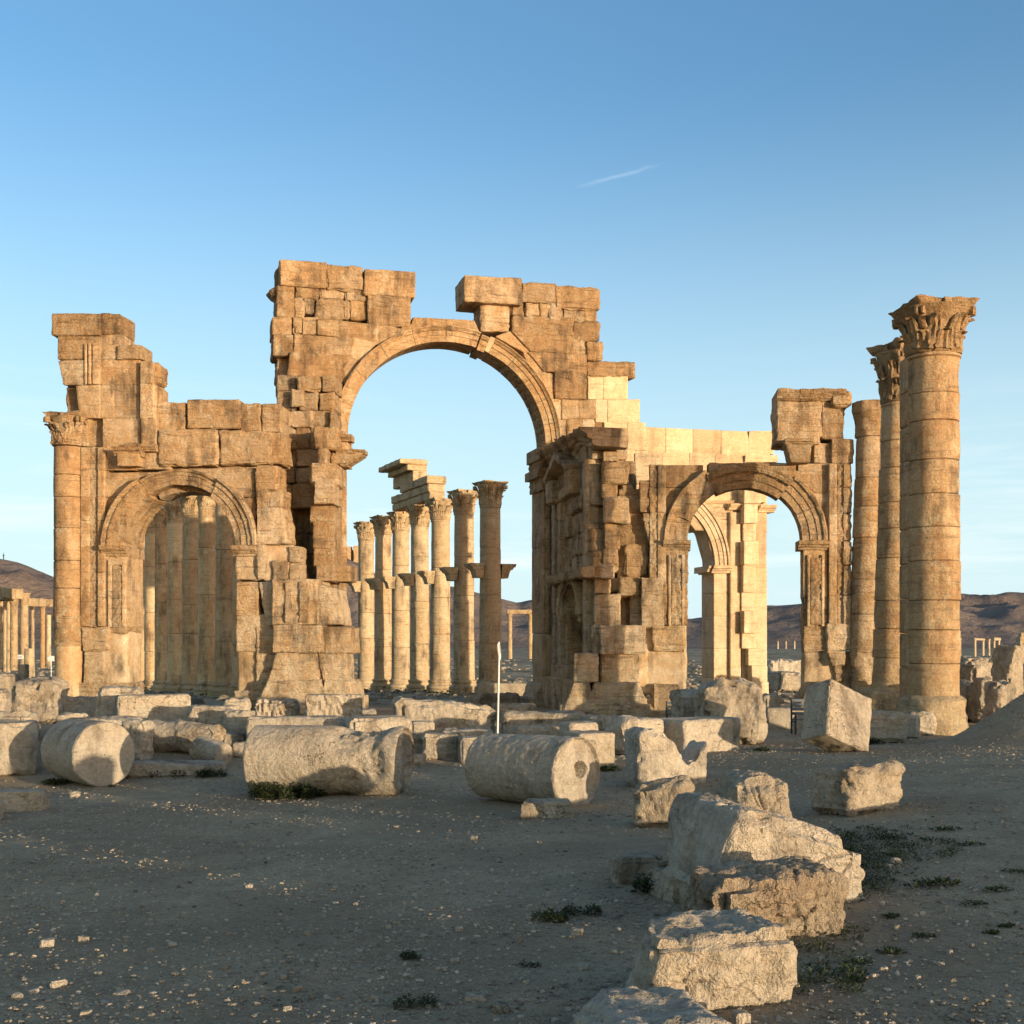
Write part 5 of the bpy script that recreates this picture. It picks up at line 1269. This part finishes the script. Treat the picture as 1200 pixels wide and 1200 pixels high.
def tuft(label, px, py, wpx, dense_=1., hmul=.5, group='weed tufts'):
    g0 = on_ground(px, py); w = wpx / F * g0.y
    m = MB(); k = max(2, int(w / .10)); cs = []
    for i in range(k * 2): cs.append((g0.x + random.uniform(-.42, .42) * w, g0.y + random.uniform(-.25, .3) * w, 0))
    cs = [(x, y, gz(x, y)) for x, y, _ in cs]
    leaves(m, cs, max(.028, min(.07, w * .16)), int(30 * dense_), min(.09, w * .3), w * hmul * .5)
    return tag(m.build('weed_tuft', M_LEAF, loc=tuple(g0), flat=True), label, 'weeds', group)
tuft('bushy dark weeds at the left foot of the longest drum', 335, 936, 96, 5, .4)
tuft('weed clump in front of the right part of the slab with weeds', 248, 911, 32, 2, .6); tuft('thin weeds along the left front edge of the slab with weeds', 195, 909, 50, 1.2, .3)
tuft('low weeds under the left end of the sunlit drum', 62, 919, 34, 1.5, .3); tuft('weeds under the right end of the sunlit left block with a clean drum face', 130, 922, 12, 1, .3)
tuft('left of two leafy weeds on the bare dirt in the middle foreground', 646, 1078, 38, 4, .6); tuft('right of two leafy weeds on the bare dirt in the middle foreground', 682, 1072, 32, 4, .75)
tuft('small sprig on the bare dirt left of centre, near the bottom', 476, 1124, 26, 2, .6); tuft('weed with upright leaves nearest the bottom edge, left of centre', 487, 1180, 34, 3, .7); tuft('tiny weed on the dirt below the two leafy ones', 621, 1132, 18, .8, .4)
tuft('weeds in the dark gap left of the huge white rock', 778, 1046, 70, 3, .55); tuft('dark weeds before the lone cracked block', 1018, 946, 55, 2, .3); tuft('tuft at the corner of the large tilted block', 1020, 872, 26, 1.6, .5)
tuft('tuft beside the foot of the sunlit boulder and the tilted block', 1050, 866, 16, 1.6, .9); tuft('weed fringe at the right base of the domed boulder', 890, 880, 20, 1.6, .4); tuft('low weeds beneath the rust-ended block', 716, 903, 34, 1.5, .3)
tuft('green patch right of the tallest column base', 1140, 846, 30, 2, .25); tuft('weeds by the lumpy rock on the right-hand rise', 1158, 818, 22, 2, .4)
for (x, y, w) in ((1107, 973, 30), (1136, 991, 28), (1170, 1044, 30), (1192, 1022, 26), (1143, 1060, 26), (1050, 1116, 38), (1090, 1038, 50), (1055, 982, 30), (1003, 1128, 30), (1085, 1098, 20), (1162, 1094, 16), (1180, 1086, 16), (1000, 1150, 26), (1043, 1075, 22)):
    tuft('low dark weed tuft on the bare dirt of the right foreground slope', x, y, w, 1.1, .22)
# one spreading patch of ground cover beside the huge white rock, and thin growth round the near rocks
m = MB(); cs = []
for _ in range(300):
    a = random.random(); px = 985 + 95 * a * random.random() + random.gauss(0, 10); py = random.uniform(985, 1062) - 18 * a
    cs.append((px, py))
cs += [(random.uniform(925, 1010), random.uniform(1090, 1165)) for _ in range(60)] + [(random.uniform(1040, 1120), random.uniform(985, 1010)) for _ in range(40)]
pts = []
for px, py in cs: g0 = on_ground(px, py); pts.append((g0.x, g0.y, g0.z))
leaves(m, pts, .034, 18, .065, .05)
tag(m.build('low_weeds', M_LEAF, flat=True), 'spreading patch of low green weeds beside the huge white rock', 'weeds', kind='stuff')
# scrub and rubble on the far plain
m = MB(); cs = []
for _ in range(1500):
    y = 55 * (330 / 55) ** random.random(); x = random.uniform(-.5, .55) * y; cs.append((x, y, gz(x, y)))
for c_ in cs: 
    s = random.uniform(.2, .55); leaves(m, [c_], s * .5, 12, s, s * .5)
tag(m.build('scrub', M_LEAF, flat=True), 'dark low scrub scattered over the plain behind the arch', 'scrub', kind='stuff')
def scatter(mb, pts, sizes, tints, seg=2):
    base, Q = cube_grid(np.linspace(-1, 1, seg + 1), np.linspace(-1, 1, seg + 1), np.linspace(-1, 1, seg + 1))
    base = base / np.linalg.norm(base, axis=1)[:, None] ** .75
    N = len(pts); k = len(base)
    V = base[None] * (R.uniform(.55, 1.25, (N, 1, 3)) * np.array([1, 1, .55])) * (1 + R.uniform(-.28, .28, (N, k, 1)))
    a = R.uniform(0, 2 * np.pi, N); c, s = np.cos(a)[:, None], np.sin(a)[:, None]
    V = np.stack([V[..., 0] * c - V[..., 1] * s, V[..., 0] * s + V[..., 1] * c, V[..., 2]], -1) * sizes[:, None, None] + pts[:, None, :]
    mb.add(V.reshape(-1, 3), (Q[None] + (np.arange(N) * k)[:, None, None]).reshape(-1, 4), np.repeat(tints, k, 0))
m = MB(); N = 5200
y = 48 * (420 / 48) ** R.uniform(0, 1, N); x = R.uniform(-.52, .58, N) * y; s = R.uniform(.05, .28, N) ** 1.0 * (1 + (y / 200))
scatter(m, np.stack([x, y, ground(x, y)], 1), s, np.stack([R.uniform(.1, .6, N), R.uniform(.1, .4, N), 0 * x], 1))
tag(m.build('rubble', M_ROCK, flat=True), 'stone rubble strewn over the plain behind the arch', 'rubble', kind='stuff')
m = MB(); N = 80000
y = 4.2 * (40 / 4.2) ** R.uniform(0, 1, N) ; x = R.uniform(-.5, .5, N) * y
s = .0035 + .016 * R.uniform(0, 1, N) ** 5 + .00045 * y * R.uniform(.3, 1.2, N)
keep = pn(np.stack([x * .6, y * .6, 0 * x], 1)) + R.uniform(-.6, .6, N) > -.15
x, y, s = x[keep], y[keep], s[keep]
scatter(m, np.stack([x, y, ground(x, y) + s * .22], 1), s, np.stack([R.uniform(.0, .5, len(x)), R.uniform(.2, .95, len(x)) , 0 * x], 1))
tag(m.build('gravel', M_ROCK, flat=True), 'pale gravel scattered over the dirt', 'gravel', kind='stuff')

# ================================================================== GROUND
ys = np.concatenate([np.linspace(-12, 3.5, 24)[:-1], 3.5 * (9000 / 3.5) ** np.linspace(0, 1, 620)])
sc_ = np.linspace(-1, 1, 561); sx = np.sign(sc_) * (.62 * np.abs(sc_) + 2.4 * np.abs(sc_) ** 5)
Yg, Sg = np.meshgrid(ys, sx, indexing='ij'); Xg = Sg * (Yg + 16)
Zg = ground(Xg, Yg)
pf = np.stack([Xg.ravel(), Yg.ravel(), 0 * Xg.ravel()], 1)
Zg = Zg + (.006 * pn(pf * 7) ).reshape(Zg.shape) * (Yg < 40)
k = len(sx); bi = np.arange(len(ys) - 1)[:, None] * k + np.arange(k - 1)[None]
m = MB(); m.add(np.stack([Xg, Yg, Zg], -1).reshape(-1, 3), np.stack([bi, bi + 1, bi + k + 1, bi + k], -1).reshape(-1, 4))
M_DIRT, t, bs = new_mat('dry_dirt', .95)
pos = t.new('ShaderNodeNewGeometry').outputs['Position']
n1 = t.noise(pos, .35, 6, .6); n2 = t.noise(pos, 2.4, 7, .65); n3 = t.noise(pos, 18, 6, .65); n4 = t.noise(pos, 75, 4, .7)
c = t.mix(t.range(n1, .42, .58), (.34, .262, .172, 1), (.47, .365, .24, 1)); c = t.mix(t.range(n2, .45, .75, 0, .6), c, (.23, .175, .11, 1)); c = t.mix(t.range(n4, .56, .68, 0, .7), c, (.58, .47, .33, 1)); c = t.mix(t.range(n4, .46, .32, 0, .75), c, (.09, .072, .05, 1)); c = t.mix(t.range(n3, .52, .38, 0, .35), c, (.13, .10, .07, 1))
vo = t.new('ShaderNodeTexVoronoi', feature='F1'); t.l.new(pos, vo.inputs['Vector']); vo.inputs['Scale'].default_value = 46
peb = t.math('MULTIPLY', t.range(vo.outputs['Distance'], .30, .18), t.range(t.noise(pos, 46, 0), .5, .56))
pcol = t.mix(t.range(t.noise(pos, 23, 1), .35, .65), (.13, .10, .075, 1), (.60, .50, .37, 1))
c = t.mix(t.math('MULTIPLY', peb, .85), c, pcol)
v2 = t.new('ShaderNodeTexVoronoi', feature='F1'); t.l.new(pos, v2.inputs['Vector']); v2.inputs['Scale'].default_value = 95
c = t.mix(t.math('MULTIPLY', t.math('MULTIPLY', t.range(v2.outputs['Distance'], .34, .22), t.range(t.noise(pos, 95, 0), .5, .55)), .7), c, t.mix(t.range(t.noise(pos, 51, 1), .4, .6), (.12, .095, .07, 1), (.62, .52, .38, 1)))
sepp = t.new('ShaderNodeSeparateXYZ'); t.l.new(pos, sepp.inputs[0])
far = t.range(sepp.outputs[1], 60, 160)
c = t.mix(t.math('MULTIPLY', far, t.range(t.noise(pos, .12, 6, .7), .42, .6)), c, (.11, .105, .065, 1)); c = t.mix(t.math('MULTIPLY', far, t.range(t.noise(pos, .09, 6, .7), .52, .66)), c, (.34, .26, .18, 1))
t.l.new(c, bs.inputs['Base Color'])
hg = t.math('ADD', t.math('MULTIPLY', n3, 1.), t.math('ADD', t.math('MULTIPLY', n4, .5), t.math('ADD', t.math('MULTIPLY', n2, 1.6), t.math('MULTIPLY', peb, .5))))
bp = t.new('ShaderNodeBump'); bp.inputs['Distance'].default_value = .04; bp.inputs['Strength'].default_value = 1.; t.l.new(hg, bp.inputs['Height']); t.l.new(bp.outputs[0], bs.inputs['Normal'])
tag(m.build('ground', M_DIRT, sharp=0), kind='structure')

# ================================================================== LIGHT, SKY, CAMERA
sd = Vector((math.sin(SUN_AZ) * math.cos(SUN_EL), -math.cos(SUN_AZ) * math.cos(SUN_EL), math.sin(SUN_EL)))
sl = bpy.data.lights.new('sun', 'SUN'); sl.energy = 2.05; sl.angle = math.radians(.53); sl.color = (1, .775, .50)
so = bpy.data.objects.new('sun', sl); COL.objects.link(so); so.rotation_euler = sd.to_track_quat('Z', 'Y').to_euler()
wd = bpy.data.worlds.new('World'); SC.world = wd; wd.use_nodes = True
t = NT(wd); bg = wd.node_tree.nodes['Background']
sky = t.new('ShaderNodeTexSky', sky_type='NISHITA', sun_disc=False); sky.sun_elevation = SUN_EL; sky.sun_rotation = math.atan2(sd.x, sd.y)
sky.altitude = 400; sky.air_density = 1.0; sky.dust_density = .6; sky.ozone_density = 2.2
tc = t.new('ShaderNodeTexCoord').outputs['Generated']
sp = t.new('ShaderNodeSeparateXYZ'); t.l.new(tc, sp.inputs[0])
cl = t.noise(tc, 1.0, 7, .6, mul=(2.2, 2.2, 26.), dist=.5)
band = t.math('MULTIPLY', t.range(sp.outputs[2], .015, .06), t.range(sp.outputs[2], .24, .10))
cf = t.math('MULTIPLY', t.range(cl, .5, .72), t.math('MULTIPLY', band, .45))
hz_f = t.range(sp.outputs[2], .44, .0)
hz_f.node.interpolation_type = 'SMOOTHSTEP'
wc0 = t.mix(t.math('MULTIPLY', t.math('MULTIPLY', hz_f, .9), t.range(sp.outputs[1], -.15, .35)), t.mix(t.range(sp.outputs[1], -.15, .35), sky.outputs[0], (.72, .86, .94, 1), 'MULTIPLY'), (1.42, 1.84, 2.0, 1))
wc0 = t.mix(t.range(sp.outputs[1], .15, -.45), wc0, (1.58, 1.24, .98, 1), 'MULTIPLY')      # unseen rear half of the sky, warmed and brightened as added fill light
wc = t.mix(cf, wc0, (2.4, 2.35, 2.3, 1))
ga = t.math('DIVIDE', sp.outputs[0], sp.outputs[1]); gb = t.math('DIVIDE', sp.outputs[2], sp.outputs[1])      # a thin wisp high in the sky
wa = t.math('SUBTRACT', ga, .104); wb = t.math('SUBTRACT', gb, .394)
al_ = t.math('ADD', t.math('MULTIPLY', wa, .963), t.math('MULTIPLY', wb, .269)); ac_ = t.math('SUBTRACT', t.math('MULTIPLY', wb, .963), t.math('MULTIPLY', wa, .269))
ac_ = t.math('ADD', ac_, t.math('MULTIPLY', t.math('SUBTRACT', t.noise(tc, 60, 3), .5), .004))
wf = t.math('MULTIPLY', t.range(t.math('ABSOLUTE', ac_), .0022, .0), t.math('MULTIPLY', t.range(t.math('ABSOLUTE', t.math('ADD', al_, .015)), .040, .012), t.range(sp.outputs[1], 0, .01)))
wc = t.mix(t.math('MULTIPLY', wf, .13), wc, (2.3, 2.5, 2.7, 1))
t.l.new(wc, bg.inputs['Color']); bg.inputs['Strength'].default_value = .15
cam = bpy.data.cameras.new('camera'); co = bpy.data.objects.new('camera', cam); COL.objects.link(co)
co.location = (0, 0, EYE); co.rotation_euler = (math.pi / 2, 0, 0)
cam.sensor_width = 36; cam.sensor_fit = 'HORIZONTAL'; cam.lens = F / 1200 * 36; cam.shift_y = (HZ - 600) / 1200; cam.clip_end = 20000; cam.clip_start = .05
SC.camera = co
SC.view_settings.view_transform = 'Standard'; SC.view_settings.look = 'None'; SC.view_settings.exposure = 1.8; SC.view_settings.gamma = 1; SC.view_settings.use_curve_mapping = False
SC.cycles.use_denoising = True; SC.cycles.max_bounces = 6; SC.cycles.use_adaptive_sampling = True
